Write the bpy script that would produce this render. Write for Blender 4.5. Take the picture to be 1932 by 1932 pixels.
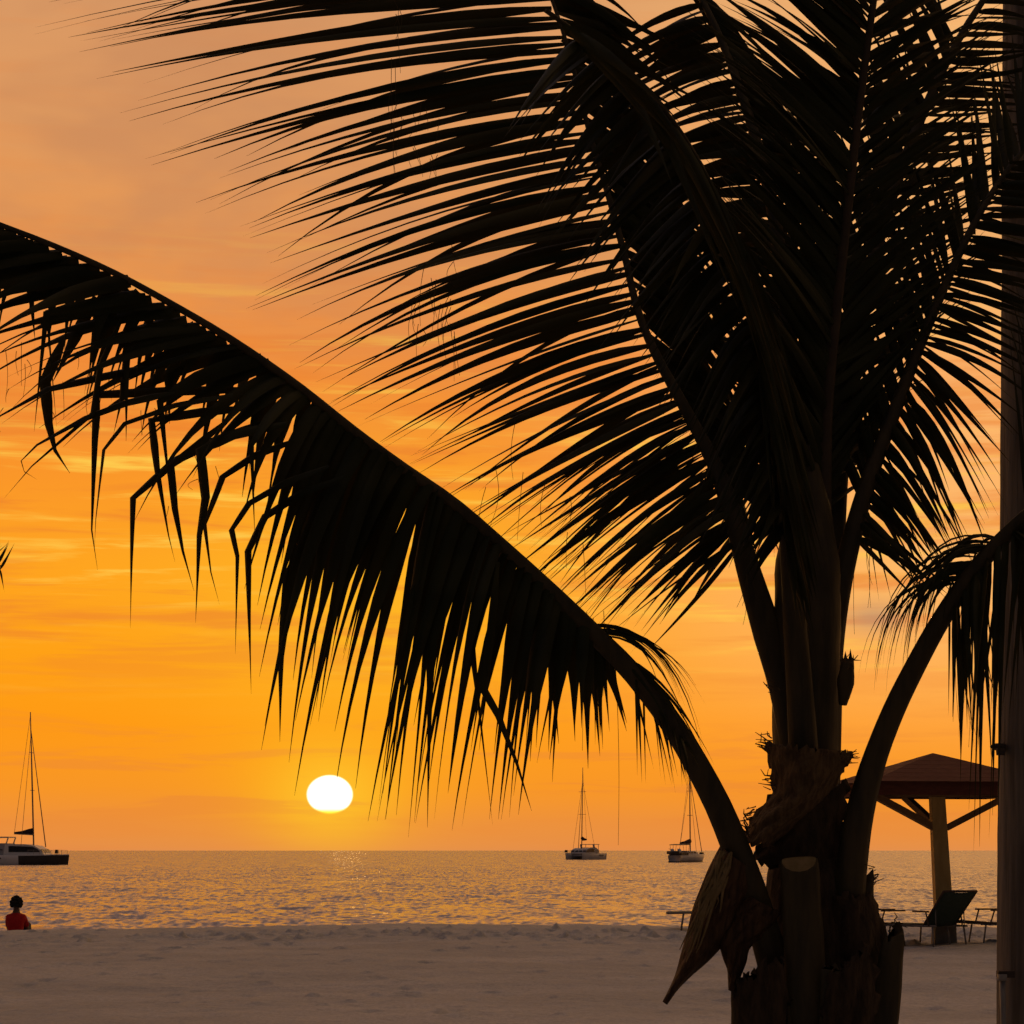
import bpy, bmesh, math, random
import numpy as np
from mathutils import Vector, Matrix
R = math.radians
for o in list(bpy.data.objects):
    bpy.data.objects.remove(o)
scene = bpy.context.scene
col = scene.collection
random.seed(7)

# ------------------------------------------------------------------ camera
HC = 2.1                      # eye height above the water
FPX = 4245.0                  # focal length for a 1932 px wide frame
cam = bpy.data.cameras.new('camera')
cam.sensor_width = 36.0
cam.lens = 36.0 * FPX / 1932.0
cam.shift_y = (1604.7 - 966.0) / 1932.0
cam.clip_start = 0.1
cam.clip_end = 60000
camo = bpy.data.objects.new('camera', cam)
col.objects.link(camo)
camo.location = (0, 0, HC)
camo.rotation_euler = (R(90), 0, 0)
scene.camera = camo

def P(u, v, Y):
    return Vector(((u - 966.0) / FPX * Y, Y, HC + (1604.7 - v) / FPX * Y))

# ------------------------------------------------------------------ light
scene.view_settings.view_transform = 'Standard'
scene.view_settings.look = 'None'
scene.view_settings.exposure = 0.0
scene.view_settings.gamma = 1.0
scene.view_settings.use_curve_mapping = False
scene.cycles.max_bounces = 3
scene.cycles.diffuse_bounces = 1
scene.cycles.glossy_bounces = 2
scene.cycles.use_denoising = True
scene.cycles.use_adaptive_sampling = True
scene.cycles.adaptive_threshold = 0.03

SUN_AZ, SUN_EL = -4.63, 1.42       # degrees, azimuth from +Y towards +X

def lin(r, g, b):
    def f(c):
        c /= 255.0
        return c / 12.92 if c <= 0.04045 else ((c + 0.055) / 1.055) ** 2.4
    return (f(r), f(g), f(b), 1.0)

class NT:
    def __init__(self, tree):
        self.t = tree
        tree.nodes.clear()
    def n(self, typ, **kw):
        nd = self.t.nodes.new(typ)
        for k, v in kw.items():
            setattr(nd, k, v)
        return nd
    def put(self, sock, v):
        if v is None:
            return
        if isinstance(v, bpy.types.NodeSocket):
            self.t.links.new(v, sock)
        else:
            sock.default_value = v
    def math(self, op, a, b=None, c=None, clamp=False):
        nd = self.n('ShaderNodeMath', operation=op, use_clamp=clamp)
        self.put(nd.inputs[0], a); self.put(nd.inputs[1], b); self.put(nd.inputs[2], c)
        return nd.outputs[0]
    def smooth(self, x, lo, hi, tlo=0.0, thi=1.0):
        nd = self.n('ShaderNodeMapRange', interpolation_type='SMOOTHSTEP')
        self.put(nd.inputs[0], x)
        nd.inputs[1].default_value = lo; nd.inputs[2].default_value = hi
        nd.inputs[3].default_value = tlo; nd.inputs[4].default_value = thi
        return nd.outputs[0]
    def mix(self, fac, a, b, blend='MIX'):
        nd = self.n('ShaderNodeMix', data_type='RGBA', blend_type=blend)
        self.put(nd.inputs[0], fac); self.put(nd.inputs[6], a); self.put(nd.inputs[7], b)
        return nd.outputs[2]
    def ramp(self, x, stops, interp='LINEAR'):
        nd = self.n('ShaderNodeValToRGB')
        cr = nd.color_ramp
        cr.interpolation = interp
        while len(cr.elements) < len(stops):
            cr.elements.new(0.5)
        for e, (p, c) in zip(cr.elements, stops):
            e.position = p; e.color = c
        self.put(nd.inputs[0], x)
        return nd.outputs[0]
    def noise(self, vec, scale=1.0, detail=3.0, rough=0.5, dist=0.0):
        nd = self.n('ShaderNodeTexNoise')
        self.put(nd.inputs['Vector'], vec)
        nd.inputs['Scale'].default_value = scale
        nd.inputs['Detail'].default_value = detail
        nd.inputs['Roughness'].default_value = rough
        nd.inputs['Distortion'].default_value = dist
        return nd.outputs[0]
    def scaled(self, vec, s):
        nd = self.n('ShaderNodeMapping')
        self.put(nd.inputs[0], vec)
        nd.inputs[3].default_value = s
        return nd.outputs[0]

world = bpy.data.worlds.new('World')
scene.world = world
world.use_nodes = True
w = NT(world.node_tree)
tc = w.n('ShaderNodeTexCoord')
sep = w.n('ShaderNodeSeparateXYZ')
w.put(sep.inputs[0], tc.outputs['Generated'])
dx, dy, dz = sep.outputs
el = w.math('MULTIPLY', w.math('ARCSINE', dz), 180 / math.pi)
az = w.math('MULTIPLY', w.math('ARCTAN2', dx, dy), 180 / math.pi)
elc = w.math('MAXIMUM', el, 0.0)
e01 = w.math('POWER', w.math('DIVIDE', elc, 90.0), 0.5)
def ep(d): return math.sqrt(d / 90.0)
base = w.ramp(e01, [
    (ep(0.0), lin(226, 142, 76)), (ep(0.7), lin(236, 144, 60)), (ep(1.6), lin(248, 150, 38)),
    (ep(3.2), lin(255, 154, 20)), (ep(5.0), lin(255, 161, 22)), (ep(7.2), lin(255, 164, 32)),
    (ep(9.5), lin(250, 149, 42)), (ep(12.0), lin(241, 141, 57)), (ep(14.5), lin(232, 150, 80)),
    (ep(17.5), lin(224, 154, 94)), (ep(21.0), lin(216, 153, 102)), (ep(30.0), lin(186, 144, 116)),
    (ep(46.0), lin(120, 122, 140)), (1.0, lin(104, 118, 146))])
# paler and pinker away from the sun, dimmer on the far side of the sky
right = w.math('MULTIPLY', w.smooth(az, -2.0, 12.0), w.smooth(el, 1.0, 7.0))
base = w.mix(w.math('MULTIPLY', right, 0.72), base, lin(255, 192, 120))
# sun glow: yellow and wide, taller than broad
def gauss(a0, e0, sa, se):
    a = w.math('DIVIDE', w.math('SUBTRACT', az, a0), sa)
    e = w.math('DIVIDE', w.math('SUBTRACT', el, e0), se)
    q = w.math('ADD', w.math('MULTIPLY', a, a), w.math('MULTIPLY', e, e))
    return w.math('EXPONENT', w.math('MULTIPLY', q, -1.0))
base = w.mix(w.math('MULTIPLY', gauss(SUN_AZ + 0.8, 6.2, 4.2, 3.4), 0.66), base, lin(255, 188, 40))
base = w.mix(w.math('MULTIPLY', gauss(SUN_AZ, SUN_EL + 0.3, 2.6, 1.5), 0.7), base, lin(255, 170, 18))
base = w.mix(w.math('MULTIPLY', gauss(SUN_AZ, SUN_EL, 1.5, 1.2), 0.9), base, lin(255, 194, 44))
# thin streaked cloud
gen = tc.outputs['Generated']
s1 = w.noise(w.scaled(gen, (9.0, 9.0, 150.0)), 1.0, 5.0, 0.58, 0.4)
s2 = w.noise(w.scaled(gen, (5.0, 5.0, 60.0)), 1.7, 5.0, 0.6, 0.5)
s3 = w.noise(w.scaled(gen, (3.0, 3.0, 9.0)), 2.0, 4.0, 0.6, 0.3)
band = w.math('MULTIPLY', w.smooth(el, 3.2, 6.5), w.smooth(el, 17.0, 9.0))
lit = w.math('MULTIPLY', w.smooth(s1, 0.50, 0.68), w.math('MULTIPLY', band, w.smooth(s3, 0.36, 0.6)))
base = w.mix(w.math('MULTIPLY', lit, 0.95), base, lin(255, 204, 78))
drk = w.math('MULTIPLY', w.smooth(s2, 0.46, 0.66), w.math('ADD', w.math('MULTIPLY', band, 0.6), 0.12))
base = w.mix(w.math('MULTIPLY', drk, 0.85), base, lin(234, 126, 46))
veil = w.math('MULTIPLY', w.smooth(s3, 0.42, 0.66), w.smooth(el, 9.0, 17.0))
base = w.mix(w.math('MULTIPLY', veil, 0.55), base, lin(196, 134, 92))
low = w.math('MULTIPLY', w.smooth(s2, 0.52, 0.62), w.math('MULTIPLY', w.smooth(el, 0.4, 1.4), w.smooth(el, 4.2, 2.0)))
base = w.mix(w.math('MULTIPLY', low, 0.25), base, lin(226, 130, 62))
base = w.mix(w.math('MULTIPLY', gauss(9.15, 5.85, 0.85, 0.42), w.smooth(s1, 0.2, 0.55, 0.3, 0.62)), base, lin(176, 140, 112))
# clear dusk sky showing through overhead
sky = w.n('ShaderNodeTexSky', sky_type='NISHITA')
sky.sun_disc = False
sky.sun_elevation = R(SUN_EL)
sky.sun_rotation = R(SUN_AZ)
sky.dust_density = 3.0
skc = w.mix(1.0, sky.outputs[0], (0.10, 0.10, 0.10, 1.0), 'MULTIPLY')
base = w.mix(w.smooth(el, 24.0, 70.0, 0.0, 0.30), base, skc)
azs = w.math('SUBTRACT', az, SUN_AZ)
cosd = w.math('COSINE', w.math('MULTIPLY', azs, math.pi / 180))
away = w.math('MULTIPLY', w.smooth(cosd, 0.93, -0.35), w.smooth(el, 80.0, 30.0))
base = w.mix(away, base, lin(52, 52, 58))
# the sun's disc, flattened by refraction, yellower at its lower limb
qa = w.math('DIVIDE', azs, 0.555)
qe = w.math('DIVIDE', w.math('SUBTRACT', el, SUN_EL), 0.47)
q = w.math('SQRT', w.math('ADD', w.math('MULTIPLY', qa, qa), w.math('MULTIPLY', qe, qe)))
disc = w.smooth(q, 1.10, 0.90)
limb = w.smooth(qe, -0.98, -0.55)
sunc = w.mix(limb, (2.6, 1.15, 0.08, 1), (3.2, 2.9, 2.2, 1))
base = w.mix(disc, base, sunc)
world.cycles.sampling_method = 'NONE'      # a broad smooth sky needs no importance map
bg = w.n('ShaderNodeBackground')
w.put(bg.inputs[0], base)
bg.inputs[1].default_value = 1.0
wo = w.n('ShaderNodeOutputWorld')
w.put(wo.inputs[0], bg.outputs[0])

sun = bpy.data.lights.new('sun', 'SUN')
sun.energy = 0.05
sun.angle = R(1.0)
sun.color = (1.0, 0.55, 0.18)
suno = bpy.data.objects.new('sun', sun)
col.objects.link(suno)
sd = Vector((math.sin(R(SUN_AZ)) * math.cos(R(SUN_EL)), math.cos(R(SUN_AZ)) * math.cos(R(SUN_EL)), math.sin(R(SUN_EL))))
suno.rotation_euler = (-sd).to_track_quat('-Z', 'Y').to_euler()

# ------------------------------------------------------------------ materials
def material(name, build):
    m = bpy.data.materials.new(name)
    m.use_nodes = True
    nt = NT(m.node_tree)
    out = nt.n('ShaderNodeOutputMaterial')
    sh = build(nt)
    nt.put(out.inputs[0], sh)
    return m

def noisy(name, c1, c2, scale=(8, 8, 8), rough=0.8, bump=0.0, bumpdist=0.01, detail=4.0, spec=0.3, metallic=0.0, translucent=None):
    def build(nt):
        t = nt.n('ShaderNodeTexCoord')
        nz = nt.noise(nt.scaled(t.outputs['Object'], scale), 1.0, detail, 0.6)
        c = nt.mix(nt.smooth(nz, 0.3, 0.7), (*c1, 1), (*c2, 1))
        p = nt.n('ShaderNodeBsdfPrincipled')
        nt.put(p.inputs['Base Color'], c)
        p.inputs['Roughness'].default_value = rough
        p.inputs['Metallic'].default_value = metallic
        p.inputs['Specular IOR Level'].default_value = spec
        if bump:
            b = nt.n('ShaderNodeBump')
            b.inputs['Strength'].default_value = bump
            b.inputs['Distance'].default_value = bumpdist
            nt.put(b.inputs['Height'], nz)
            nt.put(p.inputs['Normal'], b.outputs[0])
        if translucent:
            tr = nt.n('ShaderNodeBsdfTranslucent')
            tr.inputs[0].default_value = (*translucent[1], 1)
            ms = nt.n('ShaderNodeMixShader')
            ms.inputs[0].default_value = translucent[0]
            nt.put(ms.inputs[1], p.outputs[0]); nt.put(ms.inputs[2], tr.outputs[0])
            return ms.outputs[0]
        return p.outputs[0]
    return material(name, build)

M = {}
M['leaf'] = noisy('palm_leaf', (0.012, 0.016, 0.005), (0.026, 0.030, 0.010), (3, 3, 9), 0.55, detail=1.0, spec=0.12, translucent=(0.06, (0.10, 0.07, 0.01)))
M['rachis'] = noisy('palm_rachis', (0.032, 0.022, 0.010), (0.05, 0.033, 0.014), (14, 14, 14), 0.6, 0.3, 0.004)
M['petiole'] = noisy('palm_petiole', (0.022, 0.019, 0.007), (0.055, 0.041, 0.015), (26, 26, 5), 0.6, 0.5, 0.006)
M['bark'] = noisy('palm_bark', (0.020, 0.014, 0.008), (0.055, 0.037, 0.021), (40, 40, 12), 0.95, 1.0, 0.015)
M['cut'] = noisy('palm_cut_face', (0.16, 0.12, 0.05), (0.22, 0.16, 0.075), (50, 50, 50), 0.9, 0.4, 0.004)
M['fibre'] = noisy('palm_fibre', (0.055, 0.034, 0.015), (0.13, 0.085, 0.038), (70, 70, 24), 0.95, 1.0, 0.012)
M['spathe'] = noisy('dry_spathe', (0.026, 0.013, 0.007), (0.085, 0.048, 0.022), (60, 60, 5), 0.85, 0.9, 0.010)
M['thread'] = noisy('leaf_thread', (0.05, 0.035, 0.015), (0.08, 0.06, 0.02), (5, 5, 5), 0.8)
M['pole'] = noisy('weathered_wood', (0.075, 0.070, 0.064), (0.17, 0.16, 0.145), (34, 34, 2.2), 0.9, 0.9, 0.010, detail=6)
M['conduit'] = noisy('grey_pipe', (0.20, 0.20, 0.19), (0.26, 0.26, 0.25), (8, 8, 8), 0.5)
M['iron'] = noisy('dark_iron', (0.03, 0.027, 0.025), (0.06, 0.045, 0.035), (30, 30, 30), 0.7)
M['roof'] = noisy('shingle', (0.080, 0.024, 0.013), (0.11, 0.034, 0.018), (9, 9, 30), 0.9, 0.5, 0.01)
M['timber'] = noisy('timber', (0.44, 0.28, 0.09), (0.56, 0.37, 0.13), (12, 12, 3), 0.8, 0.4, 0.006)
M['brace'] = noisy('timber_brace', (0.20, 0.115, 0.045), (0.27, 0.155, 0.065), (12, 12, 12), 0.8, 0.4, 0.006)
M['concrete'] = noisy('concrete', (0.24, 0.20, 0.15), (0.32, 0.27, 0.20), (12, 12, 12), 0.95, 0.5, 0.01)
M['sling'] = noisy('green_sling', (0.030, 0.048, 0.036), (0.045, 0.066, 0.050), (30, 30, 30), 0.8, translucent=(0.12, (0.10, 0.16, 0.09)))
M['frame'] = noisy('lounger_frame', (0.16, 0.14, 0.125), (0.24, 0.21, 0.19), (9, 9, 9), 0.5)
M['wood_dark'] = noisy('dark_wood', (0.06, 0.035, 0.022), (0.10, 0.055, 0.034), (9, 9, 9), 0.7)
M['gelcoat'] = noisy('gelcoat', (0.72, 0.71, 0.68), (0.80, 0.79, 0.76), (0.6, 0.6, 0.6), 0.35)
M['gelcoat_grey'] = noisy('gelcoat_grey', (0.42, 0.42, 0.43), (0.52, 0.52, 0.52), (0.6, 0.6, 0.6), 0.35)
M['hull_dark'] = noisy('hull_dark', (0.04, 0.036, 0.03), (0.065, 0.055, 0.045), (1, 1, 1), 0.4)
M['glass'] = noisy('tinted_glass', (0.012, 0.011, 0.010), (0.02, 0.018, 0.016), (1, 1, 1), 0.15, spec=0.5)
M['canvas'] = noisy('sail_cover', (0.035, 0.020, 0.022), (0.055, 0.030, 0.032), (2, 2, 2), 0.9)
M['alloy'] = noisy('mast_alloy', (0.30, 0.25, 0.20), (0.36, 0.30, 0.24), (1, 1, 1), 0.6)
M['shirt'] = noisy('red_shirt', (0.30, 0.006, 0.008), (0.42, 0.012, 0.014), (14, 14, 14), 0.9, 0.5, 0.01)
M['skin'] = noisy('skin', (0.10, 0.055, 0.035), (0.13, 0.07, 0.045), (14, 14, 14), 0.6)
M['hair'] = noisy('hair', (0.008, 0.007, 0.006), (0.014, 0.012, 0.010), (60, 60, 60), 0.9, 1.0, 0.01)
M['shorts'] = noisy('dark_shorts', (0.02, 0.022, 0.03), (0.03, 0.032, 0.04), (14, 14, 14), 0.9)

def build_sand(nt):
    t = nt.n('ShaderNodeTexCoord')
    big = nt.noise(nt.scaled(t.outputs['Object'], (0.35, 0.9, 1)), 1.0, 5, 0.6)
    mid = nt.noise(nt.scaled(t.outputs['Object'], (4, 6, 4)), 1.0, 5, 0.65)
    fine = nt.noise(nt.scaled(t.outputs['Object'], (60, 60, 60)), 1.0, 3, 0.7)
    c = nt.mix(nt.smooth(big, 0.3, 0.7), (0.40, 0.415, 0.42, 1), (0.50, 0.515, 0.52, 1))
    c = nt.mix(nt.smooth(mid, 0.55, 0.75, 0, 0.45), c, (0.27, 0.265, 0.26, 1))
    grain = nt.noise(nt.scaled(t.outputs['Object'], (26, 14, 26)), 1.0, 4, 0.75)
    c = nt.mix(nt.smooth(grain, 0.38, 0.66, 0.0, 0.42), c, (0.25, 0.255, 0.265, 1))
    p = nt.n('ShaderNodeBsdfPrincipled')
    nt.put(p.inputs['Base Color'], c)
    p.inputs['Roughness'].default_value = 0.95
    p.inputs['Specular IOR Level'].default_value = 0.15
    h = nt.math('ADD', nt.math('MULTIPLY', mid, 1.0), nt.math('MULTIPLY', fine, 0.15))
    b = nt.n('ShaderNodeBump')
    b.inputs['Strength'].default_value = 0.9
    b.inputs['Distance'].default_value = 0.03
    nt.put(b.inputs['Height'], h)
    nt.put(p.inputs['Normal'], b.outputs[0])
    return p.outputs[0]
M['sand'] = material('sand', build_sand)

def build_water(nt):
    t = nt.n('ShaderNodeTexCoord')
    ob = t.outputs['Object']
    def slopes(sc, amp, det):
        nd = nt.n('ShaderNodeTexNoise')
        nt.put(nd.inputs['Vector'], nt.scaled(ob, sc))
        nd.inputs['Scale'].default_value = 1.0
        nd.inputs['Detail'].default_value = det
        v = nt.n('ShaderNodeVectorMath', operation='SUBTRACT')
        nt.put(v.inputs[0], nd.outputs['Color']); v.inputs[1].default_value = (0.5, 0.5, 0.5)
        m = nt.n('ShaderNodeVectorMath', operation='MULTIPLY')
        nt.put(m.inputs[0], v.outputs[0]); m.inputs[1].default_value = (amp, amp, 0.0)
        return m.outputs[0]
    def vadd(a, b):
        m = nt.n('ShaderNodeVectorMath', operation='ADD')
        nt.put(m.inputs[0], a); nt.put(m.inputs[1], b)
        return m.outputs[0]
    geo = nt.n('ShaderNodeNewGeometry')
    lean = nt.n('ShaderNodeCombineXYZ')
    lean.inputs[1].default_value = -0.105        # the faces of waves running ashore
    n = vadd(vadd(geo.outputs['Normal'], lean.outputs[0]), vadd(slopes((4.5, 2.0, 1), 1.7, 3), slopes((0.6, 0.2, 1), 0.7, 3)))
    # only faces turned to the shore are seen at this low angle
    sx = nt.n('ShaderNodeSeparateXYZ'); nt.put(sx.inputs[0], n)
    cb_ = nt.n('ShaderNodeCombineXYZ')
    nt.put(cb_.inputs[0], sx.outputs[0]); nt.put(cb_.inputs[1], nt.math('MINIMUM', sx.outputs[1], -0.045)); nt.put(cb_.inputs[2], sx.outputs[2])
    n = cb_.outputs[0]
    nn = nt.n('ShaderNodeVectorMath', operation='NORMALIZE')
    nt.put(nn.inputs[0], n)
    p = nt.n('ShaderNodeBsdfPrincipled')
    p.inputs['Base Color'].default_value = (0.50, 0.42, 0.36, 1)
    p.inputs['Roughness'].default_value = 0.17
    p.inputs['IOR'].default_value = 1.8
    nt.put(p.inputs['Normal'], nn.outputs[0])
    return p.outputs[0]
M['water'] = material('sea_water', build_water)

# ------------------------------------------------------------------ mesh helpers
def link(name, me, mat, parent=None, smooth=True):
    o = bpy.data.objects.new(name, me)
    col.objects.link(o)
    if mat is not None and len(me.materials) == 0:
        me.materials.append(mat)
    if smooth:
        me.polygons.foreach_set('use_smooth', [True] * len(me.polygons))
    if parent is not None:
        o.parent = parent
    return o

def tag(o, label=None, cat=None, group=None, kind=None):
    if label: o['label'] = label
    if cat: o['category'] = cat
    if group: o['group'] = group
    if kind: o['kind'] = kind
    return o

def empty(name, loc, rz=0.0):
    o = bpy.data.objects.new(name, None)
    o.empty_display_size = 0.2
    col.objects.link(o)
    o.location = loc
    o.rotation_euler = (0, 0, rz)
    return o

class MB:
    """collects vertices and faces of one mesh"""
    def __init__(self, off=(0, 0, 0)):
        self.v = []; self.f = []; self.off = Vector(off)
    def add(self, vs, fs):
        k = len(self.v)
        self.v += [tuple(Vector(p) - self.off) for p in vs]
        self.f += [tuple(i + k for i in f) for f in fs]
    def box(self, c, s, rot=None, taper=1.0):
        c = Vector(c); vs = []
        for z in (-1, 1):
            k = taper if z > 0 else 1.0
            for x, y in ((-1, -1), (1, -1), (1, 1), (-1, 1)):
                p = Vector((x * s[0] / 2 * k, y * s[1] / 2 * k, z * s[2] / 2))
                if rot is not None: p = rot @ p
                vs.append(c + p)
        self.add(vs, [(3, 2, 1, 0), (4, 5, 6, 7), (0, 1, 5, 4), (1, 2, 6, 5), (2, 3, 7, 6), (3, 0, 4, 7)])
    def beam(self, a, b, wd, ht):
        a = Vector(a); b = Vector(b)
        d = b - a
        rot = d.to_track_quat('Z', 'Y').to_matrix()
        self.box((a + b) / 2, (wd, ht, d.length), rot)
    def tube(self, pts, rad, n=8, flat=1.0, flatdir=None, cap=True):
        pts = [Vector(p) for p in pts]
        if not hasattr(rad, '__len__'): rad = [rad] * len(pts)
        vs = []; fs = []
        prev = None
        for i, p in enumerate(pts):
            t = (pts[min(i + 1, len(pts) - 1)] - pts[max(i - 1, 0)])
            t = t.normalized() if t.length > 1e-9 else Vector((0, 0, 1))
            if flatdir is not None:
                a = Vector(flatdir)
            elif prev is None:
                a = Vector((0, 1, 0)) if abs(t.y) < 0.9 else Vector((1, 0, 0))
            else:
                a = prev
            a = (a - t * a.dot(t)).normalized()
            prev = a
            b = t.cross(a)
            for k in range(n):
                th = 2 * math.pi * k / n
                vs.append(p + (a * math.cos(th) * flat + b * math.sin(th)) * rad[i])
        m = len(pts)
        for i in range(m - 1):
            for k in range(n):
                k2 = (k + 1) % n
                fs.append((i * n + k, i * n + k2, (i + 1) * n + k2, (i + 1) * n + k))
        if cap:
            fs.append(tuple(range(n - 1, -1, -1)))
            fs.append(tuple(range((m - 1) * n, m * n)))
        self.add(vs, fs)
    def build(self, name, mat, parent=None, smooth=False):
        me = bpy.data.meshes.new(name)
        me.from_pydata(self.v, [], self.f)
        me.update()
        return link(name, me, mat, parent, smooth)

def catmull(pts, n):
    """n samples along a Catmull-Rom spline through tuples"""
    pts = [np.array(p, float) for p in pts]
    ext = [2 * pts[0] - pts[1]] + pts + [2 * pts[-1] - pts[-2]]
    segs = len(pts) - 1
    # arc length weighting in the first two coordinates
    L = [np.linalg.norm((pts[i + 1] - pts[i])[:2]) for i in range(segs)]
    cum = np.concatenate([[0], np.cumsum(L)])
    res = []
    for s in np.linspace(0, cum[-1], n):
        i = min(int(np.searchsorted(cum, s, side='right')) - 1, segs - 1)
        t = (s - cum[i]) / max(L[i], 1e-9)
        p0, p1, p2, p3 = ext[i:i + 4]
        res.append(0.5 * ((2 * p1) + (-p0 + p2) * t + (2 * p0 - 5 * p1 + 4 * p2 - p3) * t * t + (-p0 + 3 * p1 - 3 * p2 + p3) * t ** 3))
    return res

def interp_keys(keys, x):
    """piecewise linear in keys[(x, ...values)]"""
    if x <= keys[0][0]: return np.array(keys[0][1:], float)
    for a, b in zip(keys, keys[1:]):
        if x <= b[0]:
            t = (x - a[0]) / (b[0] - a[0])
            return np.array(a[1:], float) * (1 - t) + np.array(b[1:], float) * t
    return np.array(keys[-1][1:], float)

# ------------------------------------------------------------------ beach
def vnoise(x, y, seed):
    """smooth value noise on arrays"""
    rs = np.random.RandomState(seed)
    tab = rs.rand(256, 256)
    xi = np.floor(x).astype(int); yi = np.floor(y).astype(int)
    xf = x - xi; yf = y - yi
    xf = xf * xf * (3 - 2 * xf); yf = yf * yf * (3 - 2 * yf)
    a = tab[xi & 255, yi & 255]; b = tab[(xi + 1) & 255, yi & 255]
    c = tab[xi & 255, (yi + 1) & 255]; d = tab[(xi + 1) & 255, (yi + 1) & 255]
    return (a * (1 - xf) + b * xf) * (1 - yf) + (c * (1 - xf) + d * xf) * yf - 0.5

CREST_Y = 35.0
def crest_z(x):
    u = x / CREST_Y * FPX + 966
    v = np.interp(u, [-600, 30, 250, 500, 850, 1100, 1300, 1700, 1900, 2600], [1762, 1757, 1753.5, 1749.5, 1746, 1748, 1751, 1752.5, 1754, 1756])
    return HC - (v - 1604.7) / FPX * CREST_Y

def ground(x, y):
    x = np.asarray(x, float); y = np.asarray(y, float)
    cz = crest_z(x)
    z0 = 0.50 + 0 * x
    zm = 0.60 + 0 * x
    near = np.where(y < 12, z0 + (zm - z0) * np.clip(y / 12, 0, 1),
                    zm + (cz - zm) * np.clip((y - 12) / (CREST_Y - 1.0 - 12), 0, 1))
    t = np.clip((y - CREST_Y + 1.0), 0, None)
    far = cz - 0.02 * t ** 2 * 0.7
    far = np.where(t > 4, cz - 0.224 - (t - 4) * 0.11, far)
    z = np.where(y < CREST_Y - 1.0, near, far)
    # low wrack terrace
    z = z + 0.035 / (1 + np.exp(-(y - 22.0 - 0.5 * vnoise(x * 0.35, y * 0 + 3.0, 5)) / 0.10))
    return z

def make_beach():
    xs = np.concatenate([np.linspace(-400, -12, 24)[:-1], np.linspace(-12, -8.6, 24)[:-1], np.arange(-8.6, 8.6, 0.036), np.linspace(8.6, 12, 24)[1:], np.linspace(12, 400, 24)[1:]])
    ys = np.concatenate([np.linspace(-30, 14, 45)[:-1], np.linspace(14, 18, 40)[:-1], np.arange(18, 36.5, 0.045), np.linspace(36.5, 45, 60)[1:], np.linspace(45, 80, 40)[1:]])
    X, Y = np.meshgrid(xs, ys)
    Z = ground(X, Y)
    fade = np.clip((40 - np.abs(X)) / 30, 0, 1)
    Z += fade * (0.06 * vnoise(X * 0.45, Y * 0.45, 1) + 0.030 * vnoise(X * 1.7, Y * 1.3, 2) + 0.020 * vnoise(X * 4.3, Y * 3.1, 3) + 0.010 * vnoise(X * 11, Y * 8, 4))
    rs = np.random.RandomState(11)
    dens = []
    for k in range(260):
        yy = 31.6 + rs.randn() * 0.9
        if yy > 32.8: continue
        xx = rs.uniform(-8.3, 8.3)
        if xx < -5 and rs.rand() < 0.5: continue
        dens.append((xx, yy, 1.0))
    for k in range(110):
        dens.append((rs.uniform(-7.5, 8), rs.uniform(19, 31), 0.62))
    for (fx, fy, s) in dens:
        ax = rs.uniform(0.045, 0.10); ay = rs.uniform(0.07, 0.16); d = rs.uniform(0.05, 0.10) * s
        ix = np.searchsorted(xs, [fx - 0.5, fx + 0.5]); iy = np.searchsorted(ys, [fy - 0.6, fy + 0.6])
        sx = slice(ix[0], ix[1]); sy = slice(iy[0], iy[1])
        q = ((X[sy, sx] - fx) / ax) ** 2 + ((Y[sy, sx] - fy) / ay) ** 2
        Z[sy, sx] += -d * np.exp(-q) + d * 0.45 * np.exp(-(np.sqrt(q) - 1.7) ** 2 * 2.6) * (0.6 + vnoise(X[sy, sx] * 9, Y[sy, sx] * 9, 9))
    # kicked-up clods beside the footprints
    for k in range(270):
        if k < 180: fx, fy, hh = rs.uniform(-8.2, 8.2), min(33.0, 31.8 + rs.randn() * 0.8), rs.uniform(0.03, 0.06)
        else: fx, fy, hh = rs.uniform(-7, 8), rs.uniform(19, 30), rs.uniform(0.012, 0.035)
        if fx < -4.5 and rs.rand() < 0.6: continue
        ax = rs.uniform(0.035, 0.08); ay = rs.uniform(0.045, 0.07)
        ix = np.searchsorted(xs, [fx - 0.35, fx + 0.35]); iy = np.searchsorted(ys, [fy - 0.35, fy + 0.35])
        sx = slice(ix[0], ix[1]); sy = slice(iy[0], iy[1])
        q = ((X[sy, sx] - fx + 0.5 * (Y[sy, sx] - fy) * rs.randn()) / ax) ** 2 + ((Y[sy, sx] - fy) / ay) ** 2
        Z[sy, sx] += hh * np.exp(-q ** 1.5)
    ny, nx = X.shape
    me = bpy.data.meshes.new('sand')
    co = np.stack([X, Y, Z], -1).reshape(-1, 3)
    idx = np.arange(nx * ny).reshape(ny, nx)
    q = np.stack([idx[:-1, :-1], idx[:-1, 1:], idx[1:, 1:], idx[1:, :-1]], -1).reshape(-1, 4)
    me.vertices.add(len(co)); me.vertices.foreach_set('co', co.ravel())
    me.loops.add(q.size); me.loops.foreach_set('vertex_index', q.ravel())
    me.polygons.add(len(q)); me.polygons.foreach_set('loop_start', np.arange(0, q.size, 4))
    me.update(calc_edges=True); me.validate()
    o = link('beach_sand', me, M['sand'])
    tag(o, kind='structure')
make_beach()

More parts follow.
